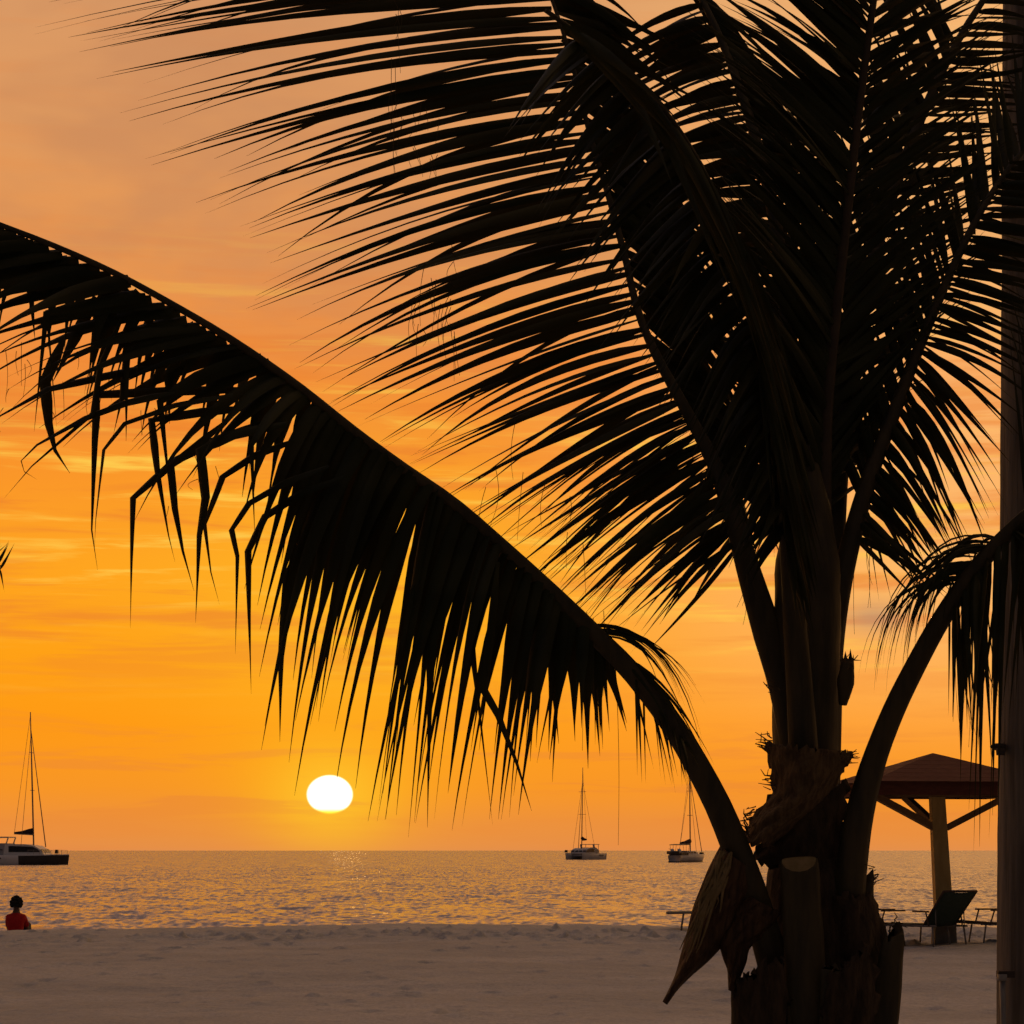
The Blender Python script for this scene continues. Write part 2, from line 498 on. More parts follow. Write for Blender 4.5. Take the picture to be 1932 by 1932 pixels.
def make_sea():
    """wind waves as real relief near the shore, flattening out towards the horizon"""
    ys = [43.0]
    while ys[-1] < 420: ys.append(ys[-1] + 0.16 + 0.0016 * (ys[-1] - 43))
    ys += list(np.geomspace(440, 50000, 60))
    ys = np.array(ys)
    nxc = 560
    t = np.linspace(-1, 1, nxc)
    t = np.sign(t) * (np.abs(t) * 0.9 + 0.1 * np.abs(t) ** 7)
    half = ys * 0.27 + 6
    X = t[None, :] * half[:, None]
    X[:, 0] = -30000; X[:, -1] = 30000
    Y = np.repeat(ys[:, None], nxc, 1)
    Z = np.zeros_like(X)
    rs = np.random.RandomState(3)
    damp = np.clip((420 - Y) / 330, 0, 1)
    for k in range(46):
        L = 10 ** rs.uniform(-0.25, 0.72)
        th = rs.normal(0, 0.62) + 0.25
        kx, ky = 2 * math.pi / L * math.sin(th), 2 * math.pi / L * math.cos(th)
        ph = rs.uniform(0, 6.28)
        wob = 1.5 * vnoise(X / (L * 4), Y / (L * 4), 20 + k)
        Z += 0.0046 * L ** 0.72 * np.sin(kx * X + ky * Y + ph + wob * 2.5) * np.clip(damp * (0.35 + 0.65 * min(1, L / 2.0)) + 0.0, 0, 1)
    Z *= 0.75 + 0.9 * vnoise(X * 0.09, Y * 0.05, 77)
    Z[:, 0] = 0; Z[:, -1] = 0
    ny, nx = X.shape
    me = bpy.data.meshes.new('sea')
    co = np.stack([X, Y, Z], -1).reshape(-1, 3)
    idx = np.arange(nx * ny).reshape(ny, nx)
    q = np.stack([idx[:-1, :-1], idx[:-1, 1:], idx[1:, 1:], idx[1:, :-1]], -1).reshape(-1, 4)
    me.vertices.add(len(co)); me.vertices.foreach_set('co', co.ravel())
    me.loops.add(q.size); me.loops.foreach_set('vertex_index', q.ravel())
    me.polygons.add(len(q)); me.polygons.foreach_set('loop_start', np.arange(0, q.size, 4))
    me.update(calc_edges=True)
    tag(link('sea', me, M['water']), kind='structure')
make_sea()

# ------------------------------------------------------------------ palms
def leaflet_mesh(path, W, roll, off, fold=0.22, tp=0.28, hang=False):
    """a folded strip: three vertices per ring, tapering to a fine point"""
    pts = [Vector(p) for p in path]
    n = len(pts)
    cum = [0.0]
    for a, b in zip(pts, pts[1:]): cum.append(cum[-1] + (b - a).length)
    vs = []; fs = []
    for i, p in enumerate(pts):
        s = cum[i] / cum[-1]
        t = (pts[min(i + 1, n - 1)] - pts[max(i - 1, 0)]).normalized()
        a = t.cross(Vector((0, 1, 0)))
        if a.length < 1e-4: a = Vector((1, 0, 0))
        a.normalize()
        rot = Matrix.Rotation(roll + 0.5 * s, 3, t)
        a = rot @ a
        b = t.cross(a)
        wd = W * (0.42 + 0.58 * min(1.0, s / 0.14)) * max(0.035, 1 - max(0.0, (s - tp) / (1 - tp))) ** 1.12
        if hang:      # broad strap, then a long drawn-out tail
            if s < 0.33: k_ = 0.80 + 0.20 * min(1.0, s / 0.1)
            elif s < 0.58: k_ = 1.0 - 0.60 * (s - 0.33) / 0.25
            else: k_ = 0.40 * max(0.05, 1 - (s - 0.58) / 0.42)
            wd = W * k_
        vs += [p + a * wd / 2 - off, p + b * wd * fold - off, p - a * wd / 2 - off]
    for i in range(n - 1):
        k = i * 3
        fs += [(k, k + 1, k + 4, k + 3), (k + 1, k + 2, k + 5, k + 4)]
    return [tuple(v) for v in vs], fs

LEAFLETS = []      # (frond object, verts, faces, wish to be its own object)
BASE = {}

class Frond:
    def __init__(self, palm, pts, rad, mat='petiole', n=40, flat=0.7, label=None):
        """pts: (u, v, Y); rad: [(fraction, metres)]"""
        self.palm = palm
        self.off = Vector(palm.location)
        self.sp = catmull(pts, n)
        rr = [float(interp_keys(rad, i / (n - 1))[0]) for i in range(n)]
        mb = MB(self.off)
        mb.tube([P(*p) for p in self.sp], rr, 10, flat=flat)
        self.obj = mb.build('frond', M[mat], palm, smooth=True)
        if label: self.obj['label'] = label
    def row(self, keys, n, ab0=(0.5, 0.2), ab1=None, W=0.036, roll=0.0, rj=0.6, jit=14, jl=0.08, kink=0.0, twin=0.15, own=False, seed=0, segs=9, dy=0.10, skip=0.0, tp=0.28, hang=False, fine=True):
        """keys: (u_root, v_root, Y, u_tip, v_tip, Y_tip)"""
        rnd = random.Random(seed)
        ab1 = ab1 or ab0
        n = int(n * (1.5 if fine else 1.22)); W *= (0.64 if fine else 0.74)
        sp = catmull(keys, n)
        for i, k in enumerate(sp):
            if rnd.random() < skip: continue
            f = i / max(1, n - 1)
            ur, vr, Yr, ut, vt, Yt = k
            ls = 1 + rnd.gauss(0, jl)
            ut = ur + (ut - ur) * ls + rnd.gauss(0, jit)
            vt = vr + (vt - vr) * ls + rnd.gauss(0, jit)
            if hang: vt = min(vt, 1545 + 0.15 * (vt - 1545))
            Yt += rnd.gauss(0, dy)
            ur += rnd.gauss(0, 3); vr += rnd.gauss(0, 3)
            a = ab0[0] * (1 - f) + ab1[0] * f + rnd.gauss(0, 0.05)
            b = ab0[1] * (1 - f) + ab1[1] * f + rnd.gauss(0, 0.05)
            variants = [(0.0, 0.0, 1.0)]
            if rnd.random() < twin:
                variants.append((rnd.uniform(-26, 26), rnd.uniform(-30, 22), 0.55))
            kk = rnd.random() < kink
            ks = rnd.uniform(0.45, 0.75)
            rl = roll + rnd.gauss(0, rj)
            Wl = W * rnd.uniform(0.75, 1.15)
            for (ex, ey, wm) in variants:
                u2, v2 = ut + ex, vt + ey
                cu, cv = ur + (u2 - ur) * a, vr + (v2 - vr) * b
                Ym = (Yr + Yt) / 2
                path = []
                for j in range(segs + 1):
                    t = j / segs
                    x = (1 - t) ** 2 * ur + 2 * t * (1 - t) * cu + t * t * u2
                    y = (1 - t) ** 2 * vr + 2 * t * (1 - t) * cv + t * t * v2
                    Yy = (1 - t) * Yr + t * Yt
                    path.append([x, y, Yy])
                if kk:
                    j0 = int(ks * segs)
                    L = sum(math.hypot(path[j + 1][0] - path[j][0], path[j + 1][1] - path[j][1]) for j in range(j0, segs))
                    x0, y0, Y0 = path[j0]
                    sl = rnd.uniform(-0.12, 0.12)
                    for j in range(j0 + 1, segs + 1):
                        q = (j - j0) / (segs - j0)
                        path[j] = [x0 + sl * L * q, y0 + L * q, Y0]
                vs, fs = leaflet_mesh([P(*p) for p in path], Wl * wm, rl, self.off, tp=tp, hang=hang)
                LEAFLETS.append((self.obj, vs, fs, own and wm == 1.0))

def finish_palm(palm, limit=300):
    """the leaflets that show largest become parts of their frond, the rest one mass"""
    n = 0
    rest = MB()
    for fo, vs, fs, own in LEAFLETS:
        if own and n < limit:
            me = bpy.data.meshes.new('leaflet')
            me.from_pydata(vs, [], fs); me.update()
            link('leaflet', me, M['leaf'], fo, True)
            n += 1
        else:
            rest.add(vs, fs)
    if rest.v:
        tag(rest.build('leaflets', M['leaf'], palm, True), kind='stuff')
    LEAFLETS.clear()
    print('leaflets', n)

PY = 5.5
px, pz = (1540 - 966) / FPX * PY, 0.5
palm = empty('coconut_palm', (px, PY, 0.52))
tag(palm, 'young coconut palm with arching dark fronds and ragged stubs in the foreground', 'palm tree')

# --- frond A: long drooping frond sweeping to the left edge
A = Frond(palm, [(1462, 1830, 5.42), (1428, 1710, 5.40), (1388, 1600, 5.38), (1345, 1500, 5.36), (1272, 1372, 5.33), (1195, 1272, 5.30), (1125, 1200, 5.27), (1055, 1130, 5.24), (960, 1040, 5.2),
    (860, 952, 5.17), (760, 882, 5.13), (670, 815, 5.1), (560, 727, 5.06), (440, 643, 5.02), (330, 577, 4.98), (220, 517, 4.94), (110, 467, 4.9), (0, 424, 4.86), (-150, 368, 4.8), (-330, 322, 4.74)],
    [(0, 0.040), (0.12, 0.034), (0.2, 0.029), (0.30, 0.023), (0.40, 0.015), (0.7, 0.008), (1, 0.004)], n=60, label='frond drooping far to the left')
kA = [(1135, 1210, 5.28, 1160, 1370, 5.25), (1112, 1186, 5.27, 1112, 1425, 5.2), (1085, 1160, 5.25, 1060, 1470, 5.2), (1040, 1115, 5.23, 1000, 1510, 5.15), (960, 1040, 5.2, 860, 1535, 5.1), (880, 968, 5.18, 745, 1545, 5.1),
      (810, 915, 5.15, 690, 1530, 5.05), (775, 892, 5.13, 612, 1350, 5.05), (740, 868, 5.12, 562, 1440, 5.05), (670, 815, 5.1, 525, 1370, 5.0), (600, 757, 5.08, 440, 1130, 5.0), (540, 712, 5.06, 320, 920, 4.95), (470, 662, 5.03, 160, 820, 4.95),
      (400, 618, 5.01, 60, 765, 4.9), (330, 577, 4.98, -40, 720, 4.9), (260, 540, 4.96, -120, 690, 4.85), (180, 497, 4.93, -220, 650, 4.85), (90, 458, 4.9, -320, 610, 4.8), (0, 424, 4.86, -400, 570, 4.8), (-100, 385, 4.82, -480, 520, 4.8)]
kA = [(a, b + 11, c, d, e + 8, f) if a < 450 else (a, b, c, d, e, f) for a, b, c, d, e, f in kA]
A.row(kA, 64, (0.62, 0.42), (0.55, 0.06), W=0.044, roll=0.15, rj=0.3, jit=22, jl=0.12, kink=0.12, own=True, seed=1, hang=True, fine=False)
kA2 = [(a, b + 4, c + 0.02, a + (d - a) * 0.9 + 25, b + (e - b) * 0.80, f + 0.22) if a > 640 else (a, b + 4, c + 0.02, a - 60, b + 150 + 0.12 * a, f + 0.2) for a, b, c, d, e, f in kA]
A.row(kA2, 60, (0.55, 0.45), (0.75, 0.16), W=0.039, roll=-0.15, rj=0.3, jit=22, jl=0.14, kink=0.08, own=True, seed=2, hang=True, fine=False)
# broken leaflets, snapped over and hanging
BROKEN = [[(470, 735), (330, 738), (184, 745), (179, 830), (173, 1000), (184, 1075)], [(440, 745), (330, 765), (235, 800), (196, 850), (181, 980), (178, 1040)], [(470, 770), (380, 778), (286, 793), (297, 890), (318, 1010), (330, 1060)],
          [(520, 790), (410, 830), (330, 870), (251, 940), (248, 1060), (246, 1185)], [(540, 800), (440, 820), (378, 850), (388, 940), (376, 1010), (369, 1175)], [(560, 830), (480, 860), (420, 900), (386, 990), (398, 1080), (414, 1140)],
          [(620, 880), (540, 910), (470, 950), (437, 1000), (448, 1050), (444, 1235)], [(650, 900), (570, 930), (500, 975), (468, 1040), (470, 1160), (474, 1310)], [(420, 800), (360, 850), (322, 880), (330, 960), (345, 1040), (366, 1115)],
          [(300, 690), (200, 710), (90, 735), (0, 785), (-40, 850)], [(330, 740), (240, 760), (160, 790), (70, 840), (40, 870), (46, 890), (70, 905)], [(120, 640), (85, 720), (92, 800), (104, 850), (132, 893)], [(230, 600), (190, 690), (175, 780), (60, 880), (8, 940)],
          [(260, 620), (238, 680), (228, 760), (214, 820)], [(180, 560), (140, 640), (100, 720)], [(330, 640), (318, 720), (320, 800)], [(660, 900), (610, 940), (590, 990), (545, 1090), (530, 1240), (528, 1400)], [(940, 1060), (925, 1200), (912, 1300), (940, 1350), (975, 1440), (1003, 1530)]]
rb = random.Random(77)
for bp_ in BROKEN:
    full = []
    for (p0, p1) in zip(bp_, bp_[1:]):
        full += [(p0[0] + (p1[0] - p0[0]) * t, p0[1] + (p1[1] - p0[1]) * t) for t in (0.0, 0.5)]
    full.append(bp_[-1])
    yb = 5.02 + rb.uniform(-0.06, 0.10)
    vs, fs = leaflet_mesh([P(u, v, yb - 0.05 * i / len(full)) for i, (u, v) in enumerate(full)], rb.uniform(0.020, 0.030), rb.gauss(0.1, 0.35), A.off, tp=0.5)
    LEAFLETS.append((A.obj, vs, fs, True))
# short basal leaflets and the loose curled ones over the joint
A.row([(1290, 1395, 5.33, 1330, 1480, 5.3), (1240, 1325, 5.32, 1275, 1480, 5.3), (1190, 1265, 5.3, 1225, 1440, 5.3)], 12, (0.4, 0.3), W=0.012, rj=0.5, jit=14, seed=3)
A.row([(1120, 1190, 5.27, 1300, 1400, 5.35), (1125, 1195, 5.27, 1250, 1330, 5.35), (1105, 1180, 5.27, 1285, 1310, 5.38)], 7, (0.72, -0.05), W=0.011, rj=0.5, jit=22, twin=0.3, seed=4)
A.row([(1150, 1225, 5.29, 1300, 1400, 5.32), (1165, 1245, 5.29, 1305, 1420, 5.34)], 4, (0.65, 0.25), W=0.014, rj=0.4, jit=8, seed=5)

# --- frond B: broad fan reaching up and left
B = Frond(palm, [(1525, 1560, 5.5), (1500, 1400, 5.5), (1478, 1290, 5.51), (1444, 1180, 5.52), (1412, 1075, 5.54), (1382, 970, 5.55), (1345, 870, 5.58), (1292, 770, 5.6), (1238, 670, 5.63), (1203, 585, 5.65), (1178, 480, 5.68),
    (1148, 370, 5.7), (1112, 250, 5.72), (1074, 100, 5.74), (1045, 10, 5.76), (1005, -90, 5.78), (950, -190, 5.8)],
    [(0, 0.042), (0.2, 0.038), (0.3, 0.027), (0.42, 0.016), (0.55, 0.010), (0.8, 0.006), (1, 0.003)], n=56, label='broad fan frond reaching up and left')
kB = [(965, -160, 5.79, 70, -20, 5.6), (1005, -90, 5.78, 120, 30, 5.6), (1040, -5, 5.76, 185, 95, 5.58), (1055, 45, 5.75, 240, 185, 5.56), (1070, 90, 5.74, 285, 240, 5.55), (1080, 125, 5.74, 340, 290, 5.54), (1100, 195, 5.73, 405, 365, 5.52), (1122, 280, 5.72, 470, 450, 5.5),
      (1148, 370, 5.7, 530, 560, 5.48), (1165, 430, 5.69, 565, 620, 5.46), (1185, 510, 5.67, 615, 730, 5.45), (1203, 585, 5.65, 675, 800, 5.43), (1232, 655, 5.63, 735, 870, 5.42), (1262, 715, 5.61, 800, 920, 5.4), (1295, 775, 5.6, 880, 1000, 5.4),
      (1325, 830, 5.59, 960, 1060, 5.38), (1348, 880, 5.58, 1030, 1120, 5.38), (1368, 930, 5.56, 1100, 1150, 5.38), (1385, 980, 5.55, 1180, 1180, 5.4), (1395, 1015, 5.55, 1232, 1190, 5.4)]
B.row(kB, 60, (0.5, 0.12), (0.52, 0.40), W=0.034, tp=0.38, fine=False, roll=0.25, rj=0.35, jit=12, jl=0.05, twin=0.25, own=True, seed=11)
kB2 = [(a + 6, b + 4, c, a + (d - a) * 0.80, b + (e - b) * 0.92 + 40, f + 0.45) for a, b, c, d, e, f in kB]
B.row(kB2, 44, (0.5, 0.16), (0.52, 0.42), W=0.027, tp=0.35, fine=False, roll=-0.3, rj=0.5, jit=22, jl=0.14, own=True, seed=12, skip=0.25)
B.row([(1290, 770, 5.6, 930, 1010, 5.45), (1330, 840, 5.59, 1010, 1100, 5.45), (1362, 915, 5.57, 1080, 1150, 5.45), (1395, 1015, 5.55, 1190, 1190, 5.45)], 30, (0.5, 0.35), W=0.013, rj=0.5, jit=20, jl=0.1, twin=0.3, seed=15)
# right-hand row of B
kBr = [(1010, -80, 5.78, 1230, 90, 5.9), (1045, 10, 5.76, 1250, 135, 5.9), (1062, 60, 5.75, 1290, 165, 5.95), (1080, 125, 5.74, 1330, 330, 6.0), (1112, 250, 5.72, 1360, 520, 6.0), (1148, 370, 5.7, 1390, 640, 6.0), (1180, 485, 5.68, 1410, 760, 6.0),
       (1238, 670, 5.63, 1440, 900, 5.95), (1300, 785, 5.6, 1460, 990, 5.9), (1360, 900, 5.57, 1475, 1060, 5.85)]
B.row(kBr, 76, (0.55, 0.35), (0.6, 0.3), W=0.044, roll=0.2, rj=0.5, jit=22, jl=0.1, seed=13)

# --- frond C: upright frond in the middle
C = Frond(palm, [(1545, 1560, 5.52), (1545, 1400, 5.53), (1545, 1250, 5.55), (1547, 1080, 5.57), (1552, 900, 5.58), (1563, 720, 5.58), (1580, 560, 5.57), (1598, 400, 5.55), (1615, 250, 5.52), (1640, 60, 5.48), (1665, -100, 5.42), (1700, -260, 5.35)],
    [(0, 0.045), (0.22, 0.036), (0.42, 0.017), (0.8, 0.010), (1, 0.004)], mat='rachis', n=50, label='upright frond in the middle of the crown')
kCr = [(1550, 960, 5.58, 1690, 760, 5.7), (1556, 830, 5.58, 1760, 600, 5.75), (1563, 720, 5.58, 1830, 490, 5.75), (1580, 560, 5.57, 1870, 330, 5.75), (1598, 400, 5.55, 1880, 190, 5.7), (1615, 250, 5.52, 1900, 60, 5.7), (1640, 60, 5.48, 1900, -90, 5.6), (1665, -100, 5.42, 1920, -230, 5.6)]
C.row(kCr, 52, (0.48, 0.60), W=0.034, roll=0.2, rj=0.5, jit=16, jl=0.1, own=True, seed=21)
C.row([(a, b, c, a + (d - a) * 0.8, b + (e - b) * 0.6 + 40, f + 0.2) for a, b, c, d, e, f in kCr], 34, (0.5, 0.6), W=0.032, rj=0.5, jit=22, jl=0.12, seed=22)
kCl = [(1550, 960, 5.58, 1440, 700, 5.4), (1556, 830, 5.58, 1400, 560, 5.35), (1563, 720, 5.58, 1370, 420, 5.3), (1580, 560, 5.57, 1340, 280, 5.3), (1598, 400, 5.55, 1320, 140, 5.3), (1615, 250, 5.52, 1330, 10, 5.3), (1640, 60, 5.48, 1380, -160, 5.3), (1665, -100, 5.42, 1420, -300, 5.3)]
C.row(kCl, 62, (0.48, 0.62), W=0.038, roll=0.2, rj=0.45, jit=16, jl=0.1, own=True, seed=23)
C.row([(a, b, c, a + (d - a) * 0.85, b + (e - b) * 0.7, f + 0.3) for a, b, c, d, e, f in kCl], 44, (0.48, 0.6), W=0.036, rj=0.5, jit=22, jl=0.12, seed=24)

# --- frond D: leaning out to the right, leaflets falling across the pole
D = Frond(palm, [(1552, 1500, 5.54), (1560, 1350, 5.56), (1572, 1200, 5.58), (1592, 1080, 5.6), (1622, 960, 5.63), (1655, 860, 5.66), (1690, 770, 5.7), (1722, 685, 5.73), (1760, 592, 5.77), (1800, 500, 5.8), (1850, 400, 5.84), (1910, 310, 5.88), (1990, 225, 5.92), (2090, 160, 5.96)],
    [(0, 0.036), (0.3, 0.026), (0.45, 0.020), (0.7, 0.011), (1, 0.004)], n=50, label='frond leaning right towards the wooden pole')
kDr = [(1608, 1010, 5.62, 1775, 1120, 5.55), (1625, 950, 5.63, 1775, 1105, 5.55), (1645, 890, 5.65, 1790, 1075, 5.55), (1670, 820, 5.68, 1815, 1045, 5.55), (1700, 745, 5.71, 1846, 1030, 5.55), (1722, 685, 5.73, 1900, 885, 5.6), (1742, 640, 5.75, 1965, 760, 5.6), (1765, 580, 5.77, 1995, 670, 5.6), (1800, 500, 5.8, 2030, 555, 5.65), (1850, 400, 5.84, 2080, 430, 5.7), (1910, 310, 5.88, 2140, 330, 5.7)]
D.row(kDr, 40, (0.42, 0.28), (0.5, 0.2), W=0.032, roll=0.2, rj=0.4, jit=12, jl=0.06, twin=0.25, own=True, seed=31)
D.row([(a, b, c, a + (d - a) * 0.8 - 14, b + (e - b) * 0.9 + 20, f + 0.3) for a, b, c, d, e, f in kDr], 26, (0.42, 0.3), W=0.020, rj=0.5, jit=18, jl=0.15, seed=32)
kDl = [(1625, 950, 5.63, 1560, 780, 5.7), (1670, 820, 5.68, 1590, 620, 5.8), (1722, 685, 5.73, 1630, 450, 5.9), (1765, 580, 5.77, 1690, 330, 5.95), (1820, 460, 5.82, 1770, 220, 6.0), (1880, 350, 5.86, 1850, 120, 6.0), (1960, 250, 5.9, 1930, 40, 6.0)]
D.row(kDl, 34, (0.4, 0.55), W=0.034, roll=0.1, rj=0.5, jit=16, jl=0.1, own=True, seed=33)

# --- frond E: near frond arching over, hanging in front of the crown's heart
E = Frond(palm, [(1520, 1500, 5.46), (1512, 1350, 5.44), (1500, 1180, 5.42), (1486, 1000, 5.38), (1462, 800, 5.32), (1425, 600, 5.24), (1370, 420, 5.14), (1290, 260, 5.02), (1190, 140, 4.9), (1085, 60, 4.78), (1030, 20, 4.7)],
    [(0, 0.040), (0.25, 0.026), (0.45, 0.012), (0.7, 0.008), (1, 0.005)], n=46, label='near frond arching over the heart of the crown')
kEr = [(1492, 1060, 5.4, 1520, 1180, 5.3), (1475, 900, 5.35, 1530, 1120, 5.25), (1450, 720, 5.29, 1520, 1040, 5.2), (1415, 570, 5.22, 1510, 930, 5.1), (1370, 420, 5.14, 1490, 800, 5.05), (1310, 300, 5.05, 1450, 680, 4.95), (1230, 190, 4.95, 1400, 560, 4.85), (1140, 100, 4.85, 1330, 380, 4.75), (1060, 45, 4.75, 1240, 200, 4.7)]
E.row(kEr, 80, (0.50, 0.38), W=0.040, roll=0.3, rj=0.45, jit=14, jl=0.1, own=True, seed=41)
kEl = [(1486, 1000, 5.38, 1420, 1090, 5.2), (1462, 800, 5.32, 1360, 960, 5.15), (1425, 600, 5.24, 1290, 800, 5.1), (1370, 420, 5.14, 1190, 620, 5.0), (1290, 260, 5.02, 1090, 470, 4.9), (1190, 140, 4.9, 1020, 330, 4.8), (1100, 70, 4.8, 980, 190, 4.7)]
E.row(kEl, 76, (0.5, 0.3), W=0.042, roll=0.2, rj=0.5, jit=18, jl=0.12, seed=42)

# --- frond G: young frond behind, crossing the top of the picture
G = Frond(palm, [(1530, 1480, 5.58), (1520, 1300, 5.62), (1508, 1100, 5.66), (1500, 850, 5.72), (1485, 600, 5.78), (1455, 380, 5.85), (1400, 180, 5.92), (1330, 10, 5.98), (1240, -130, 6.05)],
    [(0, 0.034), (0.4, 0.026), (1, 0.005)], n=40, label='young frond behind the upright one')
kGr = [(1505, 1000, 5.68, 1600, 860, 5.9), (1498, 820, 5.73, 1600, 640, 5.95), (1485, 600, 5.78, 1600, 420, 6.0), (1455, 380, 5.85, 1590, 330, 6.05), (1400, 180, 5.92, 1560, 260, 6.1), (1330, 10, 5.98, 1480, 190, 6.1), (1270, -90, 6.03, 1420, 130, 6.15)]
G.row(kGr, 66, (0.5, 0.45), W=0.042, rj=0.5, jit=16, jl=0.1, seed=51)
kGl = [(1505, 1000, 5.68, 1420, 860, 5.9), (1498, 820, 5.73, 1370, 720, 5.95), (1485, 600, 5.78, 1300, 560, 6.0), (1455, 380, 5.85, 1250, 400, 6.05), (1400, 180, 5.92, 1180, 260, 6.1), (1330, 10, 5.98, 1100, 150, 6.1)]
G.row(kGl, 62, (0.5, 0.2), W=0.044, rj=0.5, jit=18, jl=0.1, seed=52)

# --- frond H: second upright frond to the right of the middle
Hf = Frond(palm, [(1560, 1480, 5.56), (1566, 1300, 5.6), (1572, 1100, 5.66), (1582, 900, 5.74), (1605, 700, 5.82), (1650, 480, 5.92), (1715, 280, 6.0), (1800, 90, 6.06), (1900, -60, 6.1), (2000, -160, 6.12)],
    [(0, 0.034), (0.4, 0.024), (1, 0.005)], n=40, label='frond rising behind to the upper right')
kHr = [(1580, 940, 5.72, 1650, 800, 5.9), (1600, 730, 5.81, 1760, 580, 6.0), (1650, 480, 5.92, 1860, 400, 6.1), (1715, 280, 6.0, 1930, 260, 6.1), (1760, 180, 6.03, 1960, 180, 6.12), (1800, 90, 6.06, 1990, 100, 6.12), (1900, -60, 6.1, 2060, 10, 6.12)]
Hf.row(kHr, 46, (0.5, 0.4), (0.5, -0.4), W=0.034, rj=0.5, jit=18, jl=0.12, seed=61)
kHl = [(1580, 940, 5.72, 1520, 780, 5.9), (1600, 730, 5.81, 1520, 500, 6.0), (1650, 480, 5.92, 1560, 260, 6.1), (1715, 280, 6.0, 1640, 70, 6.1), (1800, 90, 6.06, 1720, -100, 6.12)]
Hf.row(kHl, 46, (0.45, 0.5), W=0.038, rj=0.5, jit=18, jl=0.12, seed=62)

# --- frond F: low frond arching out to the right, in front of the pole
F = Frond(palm, [(1588, 1850, 5.44), (1598, 1740, 5.43), (1606, 1640, 5.42), (1620, 1545, 5.41), (1646, 1445, 5.4), (1684, 1345, 5.38), (1728, 1255, 5.37), (1775, 1170, 5.35), (1830, 1088, 5.33), (1890, 1018, 5.31), (1960, 955, 5.28), (2060, 890, 5.25), (2200, 830, 5.2), (2360, 800, 5.14), (2520, 810, 5.08)],
    [(0, 0.044), (0.16, 0.038), (0.28, 0.029), (0.5, 0.022), (0.75, 0.011), (1, 0.003)], n=56, label='low frond arching out to the right edge')
F.row([(1800, 1130, 5.34, 1800, 1330, 5.25), (1850, 1062, 5.32, 1835, 1420, 5.2), (1890, 1018, 5.31, 1875, 1390, 5.2), (1925, 985, 5.3, 1905, 1330, 5.2), (1970, 945, 5.28, 1960, 1350, 5.2), (2040, 905, 5.26, 2040, 1380, 5.2)], 26, (0.5, 0.35), W=0.026, rj=0.5, jit=20, jl=0.25, own=True, seed=71)
F.row([(1795, 1140, 5.34, 1830, 1420, 5.3), (1860, 1055, 5.32, 1885, 1300, 5.3)], 7, (0.1, 0.5), W=0.010, rj=0.5, jit=20, seed=72)
F.row([(1810, 1100, 5.34, 1690, 1280, 5.4), (1835, 1075, 5.33, 1700, 1230, 5.4), (1860, 1045, 5.32, 1740, 1180, 5.42), (1890, 1010, 5.31, 1780, 1150, 5.45)], 24, (0.92, 0.0), (0.85, -0.2), W=0.013, rj=0.5, jit=34, jl=0.22, twin=0.35, own=True, seed=73)
F.row([(1900, 1005, 5.31, 1990, 1120, 5.2), (1960, 955, 5.28, 2050, 1000, 5.2)], 10, (0.5, 0.2), W=0.024, jit=20, seed=74)
F.row([(1940, 970, 5.29, 1900, 620, 5.5), (1990, 935, 5.27, 1930, 560, 5.5), (2060, 895, 5.25, 1960, 500, 5.5)], 12, (0.3, 0.5), W=0.024, jit=26, seed=75)
F.row([(2040, 902, 5.26, 2040, 1380, 5.2), (2200, 830, 5.2, 2200, 1330, 5.15), (2360, 800, 5.14, 2400, 1220, 5.1), (2520, 810, 5.08, 2640, 1020, 5.0)], 34, (0.5, 0.35), W=0.034, rj=0.5, jit=20, jl=0.15, seed=76)
finish_palm(palm)

# threads torn from the leaf margins
th = MB(palm.location)
rt = random.Random(5)
def thread(u, v, L, Y):
    pts = []
    du = rt.gauss(0, 9); c = rt.gauss(0, 7)
    for j in range(7):
        t = j / 6
        pts.append(P(u + du * t + c * math.sin(t * 3.1), v + L * t, Y))
    th.tube(pts, [0.0009 * (1 - 0.5 * j / 6) for j in range(7)], 3, cap=False)
for (u0, u1, v0, v1, n, L0, L1) in [(738, 762, -20, 260, 12, 40, 130), (770, 830, 160, 300, 10, 25, 80), (840, 870, 430, 620, 6, 40, 120), (900, 1000, 760, 950, 4, 50, 130), (1000, 1160, 900, 1060, 4, 50, 130),
                                    (780, 860, 470, 640, 14, 30, 120), (1400, 1412, 1060, 1100, 5, 60, 130), (1612, 1650, 1000, 1040, 4, 80, 170), (1800, 1860, 1130, 1180, 7, 120, 260), (0, 200, 640, 780, 14, 20, 90), (250, 420, 760, 960, 10, 15, 50), (1158, 1166, 1236, 1240, 1, 340, 360), (1090, 1160, 1150, 1200, 8, 80, 260)]:
    for k in range(n):
        thread(rt.uniform(u0, u1), rt.uniform(v0, v1), rt.uniform(L0, L1), rt.uniform(5.25, 5.5))
tag(th.build('leaf_threads', M['thread'], palm, True), kind='stuff')

# --- trunk, leaf bases, stubs, fibre and dry spathes of the palm
def blob_tube(name, pts, rad, mat, parent, n=16, flat=0.75, rough=0.0, seed=0, dens=26, smooth=True, open_top=False, off=None):
    """tapered tube through (u, v, Y) with an uneven skin"""
    rnd = random.Random(seed)
    sp = catmull(pts, dens)
    rr = [float(interp_keys(rad, i / (dens - 1))[0]) for i in range(dens)]
    mb = MB(off if off is not None else palm.location)
    mb.tube([P(*p) for p in sp], rr, n, flat=flat)
    if rough:
        ph = [rnd.uniform(0, 6.28) for _ in range(6)]
        for i in range(len(mb.v)):
            ring, k = divmod(i, n)
            f = 1 + rough * (math.sin(k * 2.1 + ph[0] + ring * 0.5) * 0.5 + math.sin(ring * 1.7 + ph[1]) * 0.3 + rnd.gauss(0, 0.35))
            c = P(*sp[min(ring, dens - 1)]) - mb.off
            mb.v[i] = tuple(c + (Vector(mb.v[i]) - c) * f)
    return mb.build(name, M[mat], parent, smooth)

